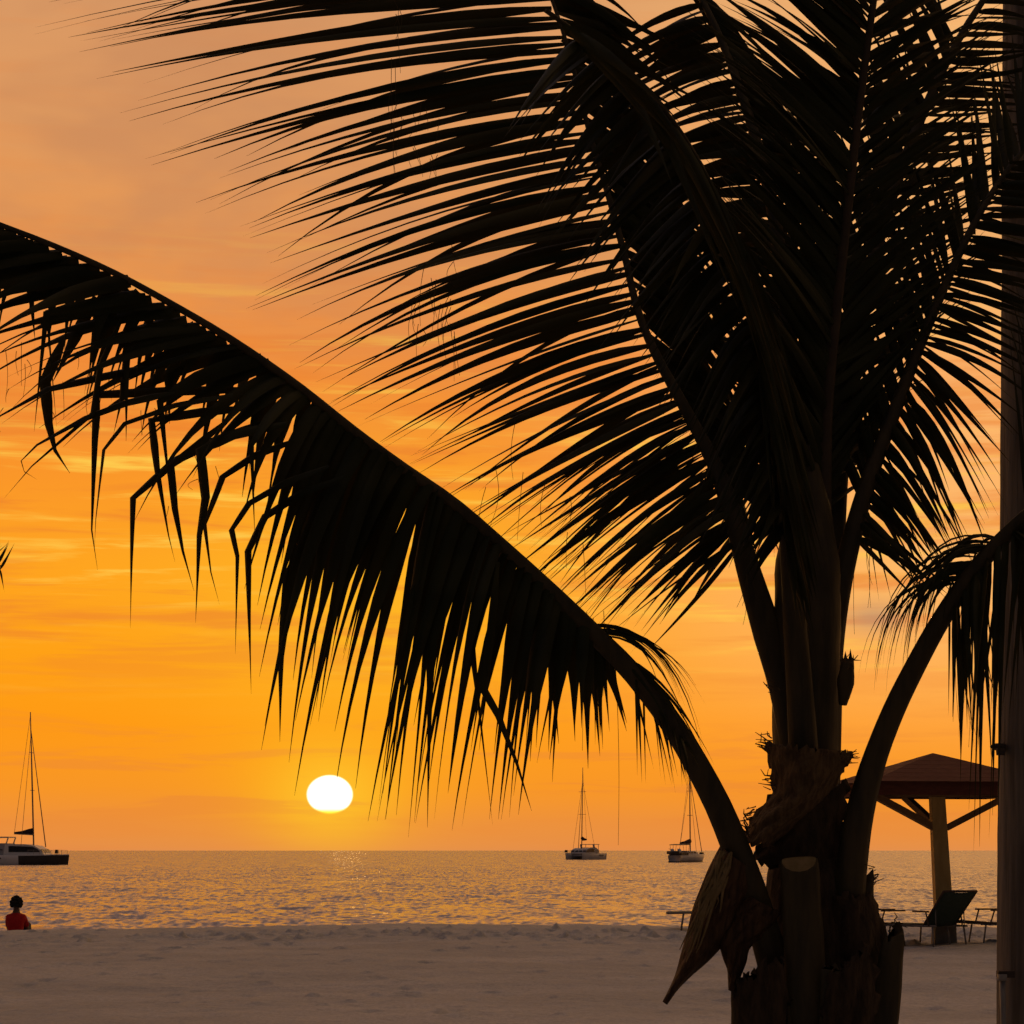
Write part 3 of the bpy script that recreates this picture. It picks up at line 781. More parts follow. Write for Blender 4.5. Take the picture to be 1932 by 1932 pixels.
# trunk down to the sand
gz = float(ground(px, PY))
vg = 1604.7 - (gz - 0.08 - HC) / PY * FPX
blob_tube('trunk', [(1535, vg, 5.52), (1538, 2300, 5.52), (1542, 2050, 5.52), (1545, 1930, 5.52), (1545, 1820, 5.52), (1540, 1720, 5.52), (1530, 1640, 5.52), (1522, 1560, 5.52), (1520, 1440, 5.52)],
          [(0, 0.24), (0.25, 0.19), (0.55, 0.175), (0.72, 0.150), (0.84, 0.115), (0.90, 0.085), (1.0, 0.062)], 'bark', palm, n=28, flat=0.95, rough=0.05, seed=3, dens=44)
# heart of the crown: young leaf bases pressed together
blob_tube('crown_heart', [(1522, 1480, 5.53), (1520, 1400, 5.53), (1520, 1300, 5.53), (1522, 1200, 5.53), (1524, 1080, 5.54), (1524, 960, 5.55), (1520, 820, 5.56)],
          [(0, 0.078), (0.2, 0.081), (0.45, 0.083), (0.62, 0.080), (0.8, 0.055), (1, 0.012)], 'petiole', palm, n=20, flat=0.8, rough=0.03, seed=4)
# cut leaf stubs (crescent bases, lighter where they were sawn)
def stub(pts, rad, seed, face=True, lab=None, flat=0.55):
    o = blob_tube('leaf_stub', pts, rad, 'petiole', palm, n=14, flat=flat, rough=0.03, seed=seed, dens=18)
    if lab: o['label'] = lab
    nr = 14
    for r_ in range(18):
        ring = o.data.vertices[r_ * nr:(r_ + 1) * nr]
        c_ = sum(v.co.y for v in ring) / nr
        for v in ring:
            if v.co.y > c_: v.co.y = c_ + (v.co.y - c_) * 0.12
    last = [v.co for v in o.data.vertices][-nr:] if len(o.data.vertices) == 18 * nr else []
    rs_ = random.Random(seed + 50)
    cy_ = P(*pts[-1]).y - palm.location.y
    for v in o.data.vertices[-nr:]:
        v.co.z += (v.co.y - cy_) * 1.6 + (rs_.gauss(0, 0.014) if not face else 0)
    if face:
        a = P(*pts[-1]); b = P(*pts[-2])
        d = (a - b).normalized()
        mb = MB(palm.location)
        r = rad[-1][1]
        mb.tube([a - d * 0.004, a + d * 0.003], [r * 0.96, r * 0.86], 14, flat=flat)
        yc_ = a.y - palm.location.y
        mb.v = [(x, y if y < yc_ else yc_ + (y - yc_) * 0.12, z) for x, y, z in mb.v]
        mb.v = [(x, y, z + (y - yc_) * 1.6) for x, y, z in mb.v]
        mb.build('cut_face', M['cut'], o, False)
    return o
stub([(1530, 2200, 5.37), (1528, 2000, 5.36), (1522, 1880, 5.35), (1514, 1740, 5.345), (1507, 1622, 5.34)], [(0, 0.062), (0.5, 0.052), (1, 0.046)], 5, lab='sawn leaf stub with pale cut end', flat=0.42)
stub([(1640, 2200, 5.42), (1650, 2020, 5.40), (1668, 1900, 5.39), (1682, 1800, 5.38), (1690, 1756, 5.38)], [(0, 0.055), (0.5, 0.046), (1, 0.024)], 6, face=False)
stub([(1580, 2200, 5.33), (1578, 2000, 5.32), (1577, 1900, 5.315), (1576, 1832, 5.31)], [(0, 0.05), (0.5, 0.044), (1, 0.036)], 7, face=False, flat=0.32)
stub([(1410, 2250, 5.42), (1415, 2060, 5.42), (1412, 1960, 5.42), (1406, 1868, 5.42)], [(0, 0.055), (0.5, 0.050), (1, 0.036)], 8, face=False)
stub([(1470, 2200, 5.36), (1466, 2000, 5.355), (1462, 1880, 5.35)], [(0, 0.055), (1, 0.045)], 9, face=False)
stub([(1590, 1330, 5.48), (1594, 1300, 5.47), (1598, 1262, 5.46), (1600, 1243, 5.46)], [(0, 0.010), (0.5, 0.022), (1, 0.014)], 10, face=False, flat=0.8)
stub([(1640, 1830, 5.47), (1636, 1760, 5.46), (1630, 1700, 5.46), (1640, 1655, 5.46)], [(0, 0.060), (0.5, 0.040), (1, 0.012)], 12, face=False)

def sheet(name, outline, mat, Y0, bulge, parent, nu=26, nv=16, thick=0.004, seed=0, fray=0.0):
    """curved sheet between a left and a right edge, both lists of (u, v)"""
    rnd = random.Random(seed)
    Lp = catmull(outline[0], nv); Rp = catmull(outline[1], nv)
    vs = []
    for j in range(nv):
        for i in range(nu):
            t = i / (nu - 1)
            u = Lp[j][0] * (1 - t) + Rp[j][0] * t
            v = Lp[j][1] * (1 - t) + Rp[j][1] * t
            if i in (0, nu - 1) or j in (0, nv - 1):
                u += rnd.gauss(0, fray); v += rnd.gauss(0, fray)
            Y = Y0 - bulge * math.sin(math.pi * min(1, max(0, t))) + rnd.gauss(0, 0.0015) + 0.006 * math.sin(t * 17 + j * 0.7)
            vs.append(P(u, v, Y))
    fs = [(j * nu + i, j * nu + i + 1, (j + 1) * nu + i + 1, (j + 1) * nu + i) for j in range(nv - 1) for i in range(nu - 1)]
    mb = MB(palm.location); mb.add(vs, fs)
    o = mb.build(name, M[mat], parent, True)
    so = o.modifiers.new('thickness', 'SOLIDIFY'); so.thickness = thick
    return o
sheet('fibre_sheath', [[(1448, 1402), (1453, 1440), (1458, 1495), (1424, 1538), (1412, 1570), (1404, 1596)], [(1606, 1420), (1592, 1452), (1566, 1490), (1530, 1535), (1492, 1566), (1455, 1592)]], 'fibre', 5.44, 0.09, palm, seed=1, fray=4.0, nu=36, nv=26)['label'] = 'torn brown fibre wrapped round the leaf bases'
sheet('fibre_sheath', [[(1445, 1560), (1432, 1600), (1420, 1625)], [(1600, 1470), (1592, 1560), (1590, 1640)]], 'bark', 5.47, 0.05, palm, seed=2, fray=5.0)
sheet('fibre_sheath', [[(1560, 1690), (1556, 1740), (1562, 1800), (1570, 1840)], [(1645, 1690), (1660, 1735), (1668, 1775), (1660, 1850)]], 'bark', 5.44, 0.06, palm, seed=3, fray=4.0)
sheet('fibre_sheath', [[(1392, 1850), (1388, 1900), (1390, 1990), (1392, 2060)], [(1478, 1800), (1486, 1880), (1490, 1960), (1490, 2060)]], 'bark', 5.33, 0.03, palm, seed=6, fray=7.0)
sheet('fibre_sheath', [[(1556, 1850), (1552, 1900), (1550, 1990), (1552, 2060)], [(1640, 1790), (1652, 1860), (1650, 1960), (1648, 2060)]], 'bark', 5.31, 0.04, palm, seed=7, fray=7.0)
# ragged fibre ends
rg = MB(palm.location)
for (u, v, du, dv, n) in [(1450, 1410, -16, -10, 16), (1456, 1480, -12, -2, 10), (1420, 1540, -12, 4, 10), (1590, 1425, 22, -2, 14), (1412, 1570, -8, -18, 10), (1644, 1655, 8, -8, 8), (1462, 1300, -10, -8, 8), (1600, 1250, 8, -6, 10), (1684, 1745, 6, -8, 8)]:
    for k in range(n):
        u0 = u + rt.gauss(0, 4); v0 = v + rt.gauss(0, 9)
        e = rt.uniform(0.4, 1.5)
        c1 = rt.gauss(0, 6); c2 = rt.gauss(0, 8)
        rg.tube([P(u0, v0, 5.40), P(u0 + du * e * 0.5 + c1, v0 + dv * e * 0.5, 5.40), P(u0 + du * e + c2, v0 + dv * e + rt.gauss(0, 5), 5.40)], [0.0022, 0.0018, 0.0008], 3, cap=False)
tag(rg.build('ragged_fibres', M['fibre'], palm, True), kind='stuff')
sp1 = sheet('dry_spathe', [[(1362, 1598), (1336, 1650), (1312, 1712), (1299, 1764), (1289, 1800), (1279, 1838), (1268, 1864), (1254, 1892)], [(1412, 1640), (1412, 1690), (1394, 1730), (1372, 1768), (1336, 1808), (1302, 1838), (1276, 1864), (1255, 1893)]], 'spathe', 5.40, 0.07, palm, seed=4, thick=0.006, nv=34)
sp1['label'] = 'large dry spathe hanging to a point'
sp2 = sheet('dry_spathe', [[(1410, 1690), (1380, 1720), (1361, 1766), (1366, 1800), (1376, 1832), (1379, 1868)], [(1470, 1720), (1444, 1760), (1412, 1786), (1404, 1816), (1394, 1840), (1382, 1870)]], 'spathe', 5.39, 0.04, palm, seed=5, thick=0.006, nv=24)
sp2['label'] = 'smaller dry spathe beside the trunk'
# dry flower strands lying along the spathe
fl = MB(palm.location)
for k in range(34):
    u0, v0 = 1372 + rt.gauss(0, 8), 1605 + rt.uniform(0, 40)
    L = rt.uniform(60, 190)
    pts = []
    for j in range(6):
        t = j / 5
        pts.append(P(u0 - 70 * t * L / 190 + 6 * math.sin(t * 4 + k) + rt.gauss(0, 2) - 8, v0 + L * t, 5.33 - 0.02 * math.sin(t * 3)))
    fl.tube(pts, [0.0035, 0.004, 0.004, 0.003, 0.002, 0.001], 4, cap=False)
tag(fl.build('flower_strands', M['cut'], palm, True), kind='stuff')

# ------------------------------------------------------------------ second palm, off to the left, one frond tip in view
QY = 12.0
qx = (-700 - 966) / FPX * QY
palm2 = empty('coconut_palm', (qx, QY, float(ground(qx, QY))))
tag(palm2, 'coconut palm beyond the left edge, only a frond tip showing', 'palm tree')
vg2 = 1604.7 - (float(ground(qx, QY)) - 0.1 - HC) / QY * FPX
blob_tube('trunk', [(-700, vg2, QY), (-690, 1900, QY), (-680, 1600, QY), (-690, 1250, QY)], [(0, 0.2), (0.3, 0.14), (1, 0.11)], 'bark', palm2, n=16, rough=0.03, off=palm2.location)
for (eu, ev, mu, mv) in [(2, 1068, -330, 1010), (-1350, 1100, -1020, 980), (-900, 760, -820, 950), (-420, 800, -540, 960), (-1100, 1350, -960, 1080), (-180, 1330, -400, 1060)]:
    fr = Frond(palm2, [(-690, 1270, QY), (-680, 1180, QY), (mu, mv, QY), (eu, ev, QY)], [(0, 0.04), (0.3, 0.028), (1, 0.004)], n=24)
    sp = fr.sp
    for sgn in (1, -1):
        keys = []
        for i in (8, 12, 16, 20, 23):
            p = sp[i]; t = sp[i] - sp[i - 1]; t = t[:2] / np.linalg.norm(t[:2])
            nrm = np.array([-t[1], t[0]]) * sgn
            L = 150 * (1 - (i / 23.0) ** 3 * 0.72)
            tip = p[:2] + (t * 0.75 + nrm * 0.75) * L + np.array([0, 40.0 * L / 150])
            if i == 23: tip = p[:2] + t * 14 + nrm * 48
            keys.append((p[0], p[1], p[2], tip[0], tip[1], p[2] + sgn * 0.1))
        fr.row(keys, 34, (0.5, 0.35), W=0.022, jit=4, jl=0.05, twin=0, own=False, seed=81)
finish_palm(palm2, 0)

# ------------------------------------------------------------------ wooden pole at the right edge
WY = 6.3
pole = empty('wooden_pole', (P(1974, 1604, WY).x, WY, float(ground(P(1974, 1604, WY).x, WY))))
tag(pole, 'thick weathered grey wooden pole at the right edge behind the fronds', 'pole')
vgp = 1604.7 - (float(ground(1.5, WY)) - 0.1 - HC) / WY * FPX
blob_tube('shaft', [(1970, vgp, WY), (1971, 1932, WY), (1974, 1500, WY), (1978, 900, WY), (1982, 0, WY), (1986, -500, WY)], [(0, 0.134), (1, 0.130)], 'pole', pole, n=40, flat=1.0, rough=0.010, seed=5, dens=60, off=pole.location)
mb = MB(pole.location)
mb.tube([P(1894, 2200, WY - 0.11), P(1893, 1932, WY - 0.11), P(1891, 1845, WY - 0.11)], 0.008, 10)
mb.tube([P(1891, 1850, WY - 0.118), P(1891, 1838, WY - 0.118)], 0.013, 10)
mb.build('conduit', M['conduit'], pole, True)
mb = MB(pole.location)
mb.box(P(1897, 1838, WY - 0.105), (0.045, 0.03, 0.018))
mb.build('strap', M['iron'], pole)
mb = MB(pole.location)
mb.tube([P(1895, 1412, WY - 0.05), P(1884, 1410, WY - 0.05), P(1874, 1408, WY - 0.05), P(1868, 1409, WY - 0.05)], [0.014, 0.012, 0.008, 0.002], 8)
mb.tube([P(1888, 1425, WY - 0.09), P(1888, 1412, WY - 0.09)], [0.012, 0.014], 8)
mb.build('hook', M['iron'], pole, True)

# ------------------------------------------------------------------ beach shelter
GY = 30.0
gx = P(1781, 1604, GY).x
gzz = float(ground(gx, GY)) - 0.02
gaz = empty('beach_shelter', (gx, GY, gzz))
tag(gaz, 'square beach shelter with low pyramid roof on a single timber post', 'shelter')
k = GY / FPX
eave_z = HC + (1604.7 - 1504) * k          # underside of the roof edge
top_z = HC + (1604.7 - 1421) * k
hw = 168 * k
cxr = P(1760, 1604, GY).x
post_top = Vector((P(1767, 1604, GY).x, GY, eave_z + 0.1)); post_bot = Vector((gx, GY, gzz))
mb = MB(gaz.location)
vsq = []
for (c, hwid) in ((post_bot + Vector((0, 0, 0.3)), 0.112), (post_top, 0.092)):
    for x, y in ((-1, -1), (1, -1), (1, 1), (-1, 1)):
        vsq.append(c + Vector((x * hwid, y * hwid, 0)))
mb.add(vsq, [(3, 2, 1, 0), (4, 5, 6, 7), (0, 1, 5, 4), (1, 2, 6, 5), (2, 3, 7, 6), (3, 0, 4, 7)])
mb.build('post', M['timber'], gaz)
mb = MB(gaz.location)
mb.box(post_bot + Vector((0, 0, 0.12)), (0.30, 0.30, 0.40), taper=0.9)
mb.build('footing', M['concrete'], gaz)
rz = R(8)
rm = Matrix.Rotation(rz, 3, 'Z')
apex = Vector((cxr, GY, top_z))
def corner(sx, sy, z, ext=0.0): return Vector((cxr, GY, z)) + rm @ Vector((sx * (hw + ext), sy * (hw + ext), 0))
cs = [(-1, -1), (1, -1), (1, 1), (-1, 1)]
ztop = eave_z + 0.17
roof = empty('roof', (0, 0, 0))
roof_mb = MB(gaz.location)
vs = [corner(a, b, ztop) for a, b in cs] + [apex] + [corner(a, b, ztop - 0.05) for a, b in cs] + [apex - Vector((0, 0, 0.05))]
roof_mb.add(vs, [(0, 1, 4), (1, 2, 4), (2, 3, 4), (3, 0, 4), (6, 5, 9), (7, 6, 9), (8, 7, 9), (5, 8, 9)] + [(5 + i, 5 + (i + 1) % 4, (i + 1) % 4, i) for i in range(4)])
bpy.data.objects.remove(roof)
roofo = roof_mb.build('roof', M['roof'], gaz)
# shingle courses, each a strip with a drip edge
for i in range(4):
    a0 = corner(*cs[i], ztop, 0.03); b0 = corner(*cs[(i + 1) % 4], ztop, 0.03)
    for cidx in range(7):
        t0 = cidx / 7; t1 = min(1, t0 + 1 / 7 + 0.02)
        A0 = a0.lerp(apex, t0); B0 = b0.lerp(apex, t0); A1 = a0.lerp(apex, t1); B1 = b0.lerp(apex, t1)
        nrm = (B0 - A0).cross(apex - A0).normalized()
        mb = MB(gaz.location)
        lo, hi = 0.004, 0.002
        mb.add([A0 + nrm * lo, B0 + nrm * lo, B1 + nrm * hi, A1 + nrm * hi, A0 + nrm * 0.002, B0 + nrm * 0.002], [(0, 1, 2, 3), (4, 5, 1, 0), (4, 0, 3), (5, 2, 1)])
        mb.build('shingle_course', M['roof'], roofo)
    # fascia board under the eave
    mb = MB(gaz.location)
    fa = corner(*cs[i], eave_z + 0.065, -0.02 if i % 2 == 0 else -0.065); fb = corner(*cs[(i + 1) % 4], eave_z + 0.065, -0.02 if i % 2 == 0 else -0.065)
    d = (fb - fa); dn = d.normalized(); nn = Vector((dn.y, -dn.x, 0))
    h = Vector((0, 0, 0.065)); t = nn * 0.02
    mb.add([fa - h - t, fb - h - t, fb - h + t, fa - h + t, fa + h - t, fb + h - t, fb + h + t, fa + h + t], [(3, 2, 1, 0), (4, 5, 6, 7), (0, 1, 5, 4), (1, 2, 6, 5), (2, 3, 7, 6), (3, 0, 4, 7)])
    mb.build('fascia', M['roof'], gaz)
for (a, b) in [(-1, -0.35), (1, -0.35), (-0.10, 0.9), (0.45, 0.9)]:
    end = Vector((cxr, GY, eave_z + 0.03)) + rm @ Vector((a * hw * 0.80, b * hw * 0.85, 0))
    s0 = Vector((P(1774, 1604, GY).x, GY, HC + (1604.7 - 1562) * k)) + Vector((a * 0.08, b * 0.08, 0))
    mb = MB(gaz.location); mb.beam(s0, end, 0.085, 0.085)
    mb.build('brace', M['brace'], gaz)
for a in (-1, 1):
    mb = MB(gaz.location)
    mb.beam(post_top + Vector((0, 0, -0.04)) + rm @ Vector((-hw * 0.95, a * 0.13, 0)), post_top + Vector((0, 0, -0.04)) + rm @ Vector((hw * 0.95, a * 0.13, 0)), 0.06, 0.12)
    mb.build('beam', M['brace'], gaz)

# ------------------------------------------------------------------ loungers
def lounger(loc, rz, back, label, group=None):
    """origin under the hinge, feet towards +X, back towards -X"""
    t = empty('beach_lounger', loc, rz)
    t.scale = (0.88, 0.88, 0.88)
    tag(t, label, 'lounger', group)
    H = 0.30; Wd = 0.56; Lf = 1.15; Lb = 0.72
    for s in (-1, 1):
        mb = MB(); mb.tube([(-0.30, s * Wd / 2, H), (Lf, s * Wd / 2, H - 0.02)], 0.016, 8); mb.build('side_rail', M['frame'], t, True)
        for x in (-0.22, 0.85):
            mb = MB(); mb.tube([(x, s * Wd / 2, H - 0.005), (x + (0.05 if x > 0 else -0.05), s * (Wd / 2 + 0.015), -0.03)], 0.014, 8)
            mb.build('leg', M['frame'], t, True)
        mb = MB(); mb.tube([(-0.16, s * (Wd / 2 + 0.02), H), (-0.10, s * (Wd / 2 + 0.03), H + 0.20)], 0.012, 6)
        mb.box((0.03, s * (Wd / 2 + 0.03), H + 0.21), (0.36, 0.055, 0.024)); mb.build('armrest', M['wood_dark'], t)
    mb = MB()
    vs = []
    for i in range(9):
        x = 0.02 + (Lf - 0.04) * i / 8
        for s in range(7):
            y = -Wd / 2 + Wd * s / 6
            vs.append((x, y, H + 0.012 - 0.02 * i / 8 - 0.03 * math.sin(math.pi * s / 6)))
    mb.add(vs, [(i * 7 + s, i * 7 + s + 1, (i + 1) * 7 + s + 1, (i + 1) * 7 + s) for i in range(8) for s in range(6)])
    o = mb.build('seat', M['sling'], t, True)
    o.modifiers.new('thickness', 'SOLIDIFY').thickness = 0.006
    c, sn = math.cos(R(back)), math.sin(R(back))
    mb = MB(); vs = []
    for i in range(9):
        d = Lb * i / 8
        for s in range(7):
            y = (-Wd / 2 + Wd * s / 6) * (1.0 + 0.06 * i / 8)
            sag = 0.03 * math.sin(math.pi * s / 6)
            vs.append((-d * c + sag * sn * -1, y, H + 0.015 + d * sn - sag * c))
    mb.add(vs, [(i * 7 + s, i * 7 + s + 1, (i + 1) * 7 + s + 1, (i + 1) * 7 + s) for i in range(8) for s in range(6)])
    o = mb.build('backrest', M['sling'], t, True)
    o.modifiers.new('thickness', 'SOLIDIFY').thickness = 0.006
    mb = MB()
    for s in (-1, 1):
        mb.tube([(0, s * Wd / 2, H + 0.01), (-Lb * c, s * Wd / 2 * 1.06, H + 0.015 + Lb * sn)], 0.014, 8)
    mb.tube([(-Lb * c, -Wd / 2 * 1.06, H + 0.015 + Lb * sn), (-Lb * c, Wd / 2 * 1.06, H + 0.015 + Lb * sn)], 0.017, 8)
    mb.build('back_frame', M['wood_dark'], o, True)
    if back > 20:
        mb = MB()
        for s in (-1, 1):
            mb.tube([(-Lb * 0.5 * c, s * Wd / 2 * 0.9, H + Lb * 0.5 * sn), (-0.27, s * Wd / 2 * 0.9, H)], 0.009, 6)
        mb.build('prop', M['frame'], t, True)
    return t
LY = 29.2
def gpos(u, Y):
    x = P(u, 1604, Y).x
    return (x, Y, float(ground(x, Y)))
lounger(gpos(1772, LY + 0.15), R(115), 44, 'green sling lounger with raised back in front of the shelter post')
lounger(gpos(1672, LY + 0.5), R(4), 3, 'flat lounger left of the shelter post, partly behind the palm')
lounger(gpos(1873, LY + 0.8), R(10), 3, 'flat lounger right of the shelter post, running behind the pole')
lounger(gpos(1385, 33.6), R(176), 3, 'flat lounger on the sand crest, nearly hidden behind the hanging spathe')

# ------------------------------------------------------------------ person sitting beyond the crest
def make_person():
    Yp = 40.0
    x = P(30, 1604, Yp).x
    seat_z = HC + (1604.7 - 1690) / FPX * Yp - 0.88
    gnd = float(ground(x, Yp))
    root = empty('person', (x, Yp, seat_z))
    tag(root, 'person in a red shirt with dark curly hair sitting facing the sea', 'person')
    # joints: sitting, knees up, arms round the knees; +Y is the sea
    J = {'pelvis': (0, 0, 0.11), 'waist': (0, -0.02, 0.26), 'chest': (0, 0.0, 0.42), 'neckb': (0, 0.03, 0.565), 'head0': (0, 0.045, 0.64), 'head1': (0, 0.06, 0.76)}
    verts = []; edges = []; rad = []; ids = {}
    def add(n, p, r, par=None):
        ids[n] = len(verts); verts.append(p); rad.append(r)
        if par: edges.append((ids[par], ids[n]))
    add('pelvis', J['pelvis'], (0.12, 0.10)); add('waist', J['waist'], (0.105, 0.09), 'pelvis'); add('chest', J['chest'], (0.12, 0.10), 'waist')
    add('neckb', J['neckb'], (0.062, 0.058), 'chest'); add('head0', J['head0'], (0.056, 0.06), 'neckb'); add('head1', J['head1'], (0.078, 0.095), 'head0')
    add('crown', (0, 0.055, 0.85), (0.05, 0.06), 'head1'); add('nose', (0, 0.165, 0.735), (0.012, 0.012), 'head1')
    for s, nme in ((-1, 'l'), (1, 'r')):
        add('sh' + nme, (s * 0.125, 0.01, 0.49), (0.058, 0.058), 'chest')
        add('el' + nme, (s * 0.165, 0.16, 0.28), (0.042, 0.042), 'sh' + nme)
        add('wr' + nme, (s * 0.10, 0.38, 0.30), (0.027, 0.027), 'el' + nme)
        add('hd' + nme, (s * 0.02, 0.43, 0.30), (0.030, 0.018), 'wr' + nme)
        add('hip' + nme, (s * 0.09, 0.05, 0.10), (0.085, 0.085), 'pelvis')
        add('kn' + nme, (s * 0.13, 0.40, 0.38), (0.062, 0.062), 'hip' + nme)
        add('an' + nme, (s * 0.12, 0.58, 0.03), (0.040, 0.040), 'kn' + nme)
        add('to' + nme, (s * 0.13, 0.76, 0.01), (0.032, 0.026), 'an' + nme)
    me = bpy.data.meshes.new('body')
    me.from_pydata(verts, edges, [])
    o = bpy.data.objects.new('body', me); col.objects.link(o); o.parent = root
    sk = o.modifiers.new('skin', 'SKIN'); sk.use_smooth_shade = True
    if not me.skin_vertices: 
        bpy.context.view_layer.objects.active = o
        bpy.ops.mesh.customdata_skin_add()
    for i, r in enumerate(rad):
        me.skin_vertices[0].data[i].radius = r
        me.skin_vertices[0].data[i].use_root = (i == 0)
    o.modifiers.new('sub', 'SUBSURF').levels = 2
    o.modifiers['sub'].render_levels = 2
    me.materials.append(M['skin'])
    # shirt: loose shell over the trunk with short sleeves
    mb = MB()
    rings = [(0.09, 0.00, 0.185, 0.135), (0.18, -0.02, 0.170, 0.125), (0.28, -0.025, 0.160, 0.118), (0.38, -0.015, 0.172, 0.125), (0.46, 0.0, 0.205, 0.125), (0.515, 0.01, 0.215, 0.105), (0.545, 0.015, 0.185, 0.085), (0.565, 0.022, 0.11, 0.075), (0.575, 0.03, 0.068, 0.066)]
    n = 24; vs = []
    for (z, y, a, b) in rings:
        a *= 0.86
        for k2 in range(n):
            th2 = 2 * math.pi * k2 / n
            vs.append((a * math.copysign(abs(math.cos(th2)) ** 0.55, math.cos(th2)), y + b * math.sin(th2), z))
    mb.add(vs, [(r * n + k2, r * n + (k2 + 1) % n, (r + 1) * n + (k2 + 1) % n, (r + 1) * n + k2) for r in range(len(rings) - 1) for k2 in range(n)])
    for s in (-1, 1):
        mb.tube([(s * 0.118, 0.012, 0.495), (s * 0.145, 0.06, 0.43), (s * 0.158, 0.12, 0.345)], [0.066, 0.058, 0.053], 14, cap=False)
    mb.build('shirt', M['shirt'], root, True)
    mb = MB()
    for s in (-1, 1):
        mb.tube([(s * 0.085, -0.02, 0.105), (s * 0.10, 0.12, 0.19), (s * 0.125, 0.34, 0.345)], [0.115, 0.10, 0.078], 14)
    mb.build('shorts', M['shorts'], root, True)
    # curly hair: many small tufts over the skull
    mb = MB(); rh = random.Random(9)
    for k2 in range(150):
        th2 = rh.uniform(0, 6.283); ph = math.acos(rh.uniform(-0.55, 1.0))
        d = Vector((math.sin(ph) * math.cos(th2), math.sin(ph) * math.sin(th2), math.cos(ph)))
        if d.y > 0.55 and d.z < 0.35: continue
        c = Vector((0, 0.045, 0.75)) + Vector((d.x * 0.092, d.y * 0.10, d.z * 0.110))
        r = rh.uniform(0.018, 0.034)
        mb.tube([c - d * r, c - d * r * 0.4, c + d * r * 0.4, c + d * r], [r * 0.35, r, r * 0.95, r * 0.3], 6)
    mb.build('hair', M['hair'], root, True)
    # a low mound of sand to sit on where the slope is lower than the seat
    return root, gnd, seat_z
pr = make_person()
print('person', pr[1:])

# ------------------------------------------------------------------ boats
def hull_mesh(L, B, F, yc=0.0, rake=0.5, draft=0.35, stern_w=0.8, z_sheer=0.25, n=17):
    """displacement hull lofted from stations; bow at +x"""
    mb = MB(); vs = []
    prof = [(0.0, -1.0), (0.55, -0.85), (0.85, -0.3), (0.95, 0.3), (1.0, 1.0)]
    m = len(prof)
    for i in range(n):
        t = i / (n - 1)
        x = -L / 2 + L * t
        if t < 0.5: wd = stern_w + (1 - stern_w) * math.sin(t * math.pi)
        else: wd = math.cos((t - 0.5) * math.pi) ** 0.62
        wd = max(wd, 0.03)
        sheer = F + z_sheer * max(0, t - 0.35) ** 1.6
        for s in (-1, 1):
            for (w_, z_) in (prof if s < 0 else prof):
                z = -draft + (z_ + 1) / 2 * (sheer + draft)
                xx = x + rake * (z / F if z > 0 else 0) * (t ** 6)
                vs.append((xx, yc + s * B / 2 * wd * w_, z))
    fs = []
    for i in range(n - 1):
        for s in range(2):
            for j in range(m - 1):
                a = i * 2 * m + s * m + j; b = a + 2 * m
                fs.append((a, b, b + 1, a + 1) if s else (a, a + 1, b + 1, b))
        a = i * 2 * m + m - 1; b = a + m; c = b + 2 * m; d = a + 2 * m
        fs.append((a, b, c, d))
    fs.append(tuple(list(range(m)) + list(range(2 * m - 1, m - 1, -1))))
    mb.add(vs, fs)
    return mb

def prism(mb, prof, y0, y1, inset=0.0):
    """side profile (x, z) extruded across the boat"""
    k = len(prof)
    cx_ = sum(p[0] for p in prof) / k
    vs = [(x, y0, z) for x, z in prof] + [(x, y1, z) for x, z in prof]
    fs = [tuple(range(k - 1, -1, -1)), tuple(range(k, 2 * k))] + [(i, (i + 1) % k, k + (i + 1) % k, k + i) for i in range(k)]
    mb.add(vs, fs)

def rig(t, mx, deck, top, r, lean, boom_len, boom_z, bowx, sternx, beam, furled=True):
    mb = MB(); mb.tube([(mx, 0, deck - 0.2), (mx - lean * 0.5, 0, (deck + top) / 2), (mx - lean, 0, top)], [r, r * 0.95, r * 0.6], 8)
    mast = mb.build('mast', M['alloy'], t, True)
    for f in (0.42, 0.70):
        z = deck + (top - deck) * f
        mb = MB(); mb.tube([(mx - lean * f, -beam * 0.16, z), (mx - lean * f, beam * 0.16, z)], r * 0.4, 6); mb.build('spreader', M['alloy'], mast)
    mb = MB(); mb.tube([(mx - lean * 0.9, 0, top * 0.9), (bowx, 0, deck)], [0.05, 0.08] if furled else [0.04, 0.04], 6); mb.build('forestay', M['alloy'], t, True)
    for s in (-1, 1):
        mb = MB(); mb.tube([(mx - lean * 0.85, 0, top * 0.85), (mx - 1.0, s * beam * 0.48, deck)], 0.035, 5); mb.build('shroud', M['alloy'], t, True)
    mb = MB(); mb.tube([(mx - lean, 0, top * 0.98), (mx - boom_len, 0, boom_z)], 0.03, 5); mb.build('topping_lift', M['alloy'], t, True)
    mb = MB(); mb.tube([(mx - 0.05, 0, boom_z - 0.1), (mx - boom_len, 0, boom_z + 0.05)], 0.13, 8); boom = mb.build('boom', M['alloy'], t, True)
    mb = MB(); mb.tube([(mx - 0.05, 0, boom_z + 0.45), (mx - boom_len * 0.25, 0, boom_z + 0.32), (mx - boom_len * 0.6, 0, boom_z + 0.16), (mx - boom_len, 0, boom_z + 0.10)], [0.42, 0.40, 0.26, 0.16], 8, flat=0.7)
    mb.build('sail_cover', M['canvas'], boom, True)

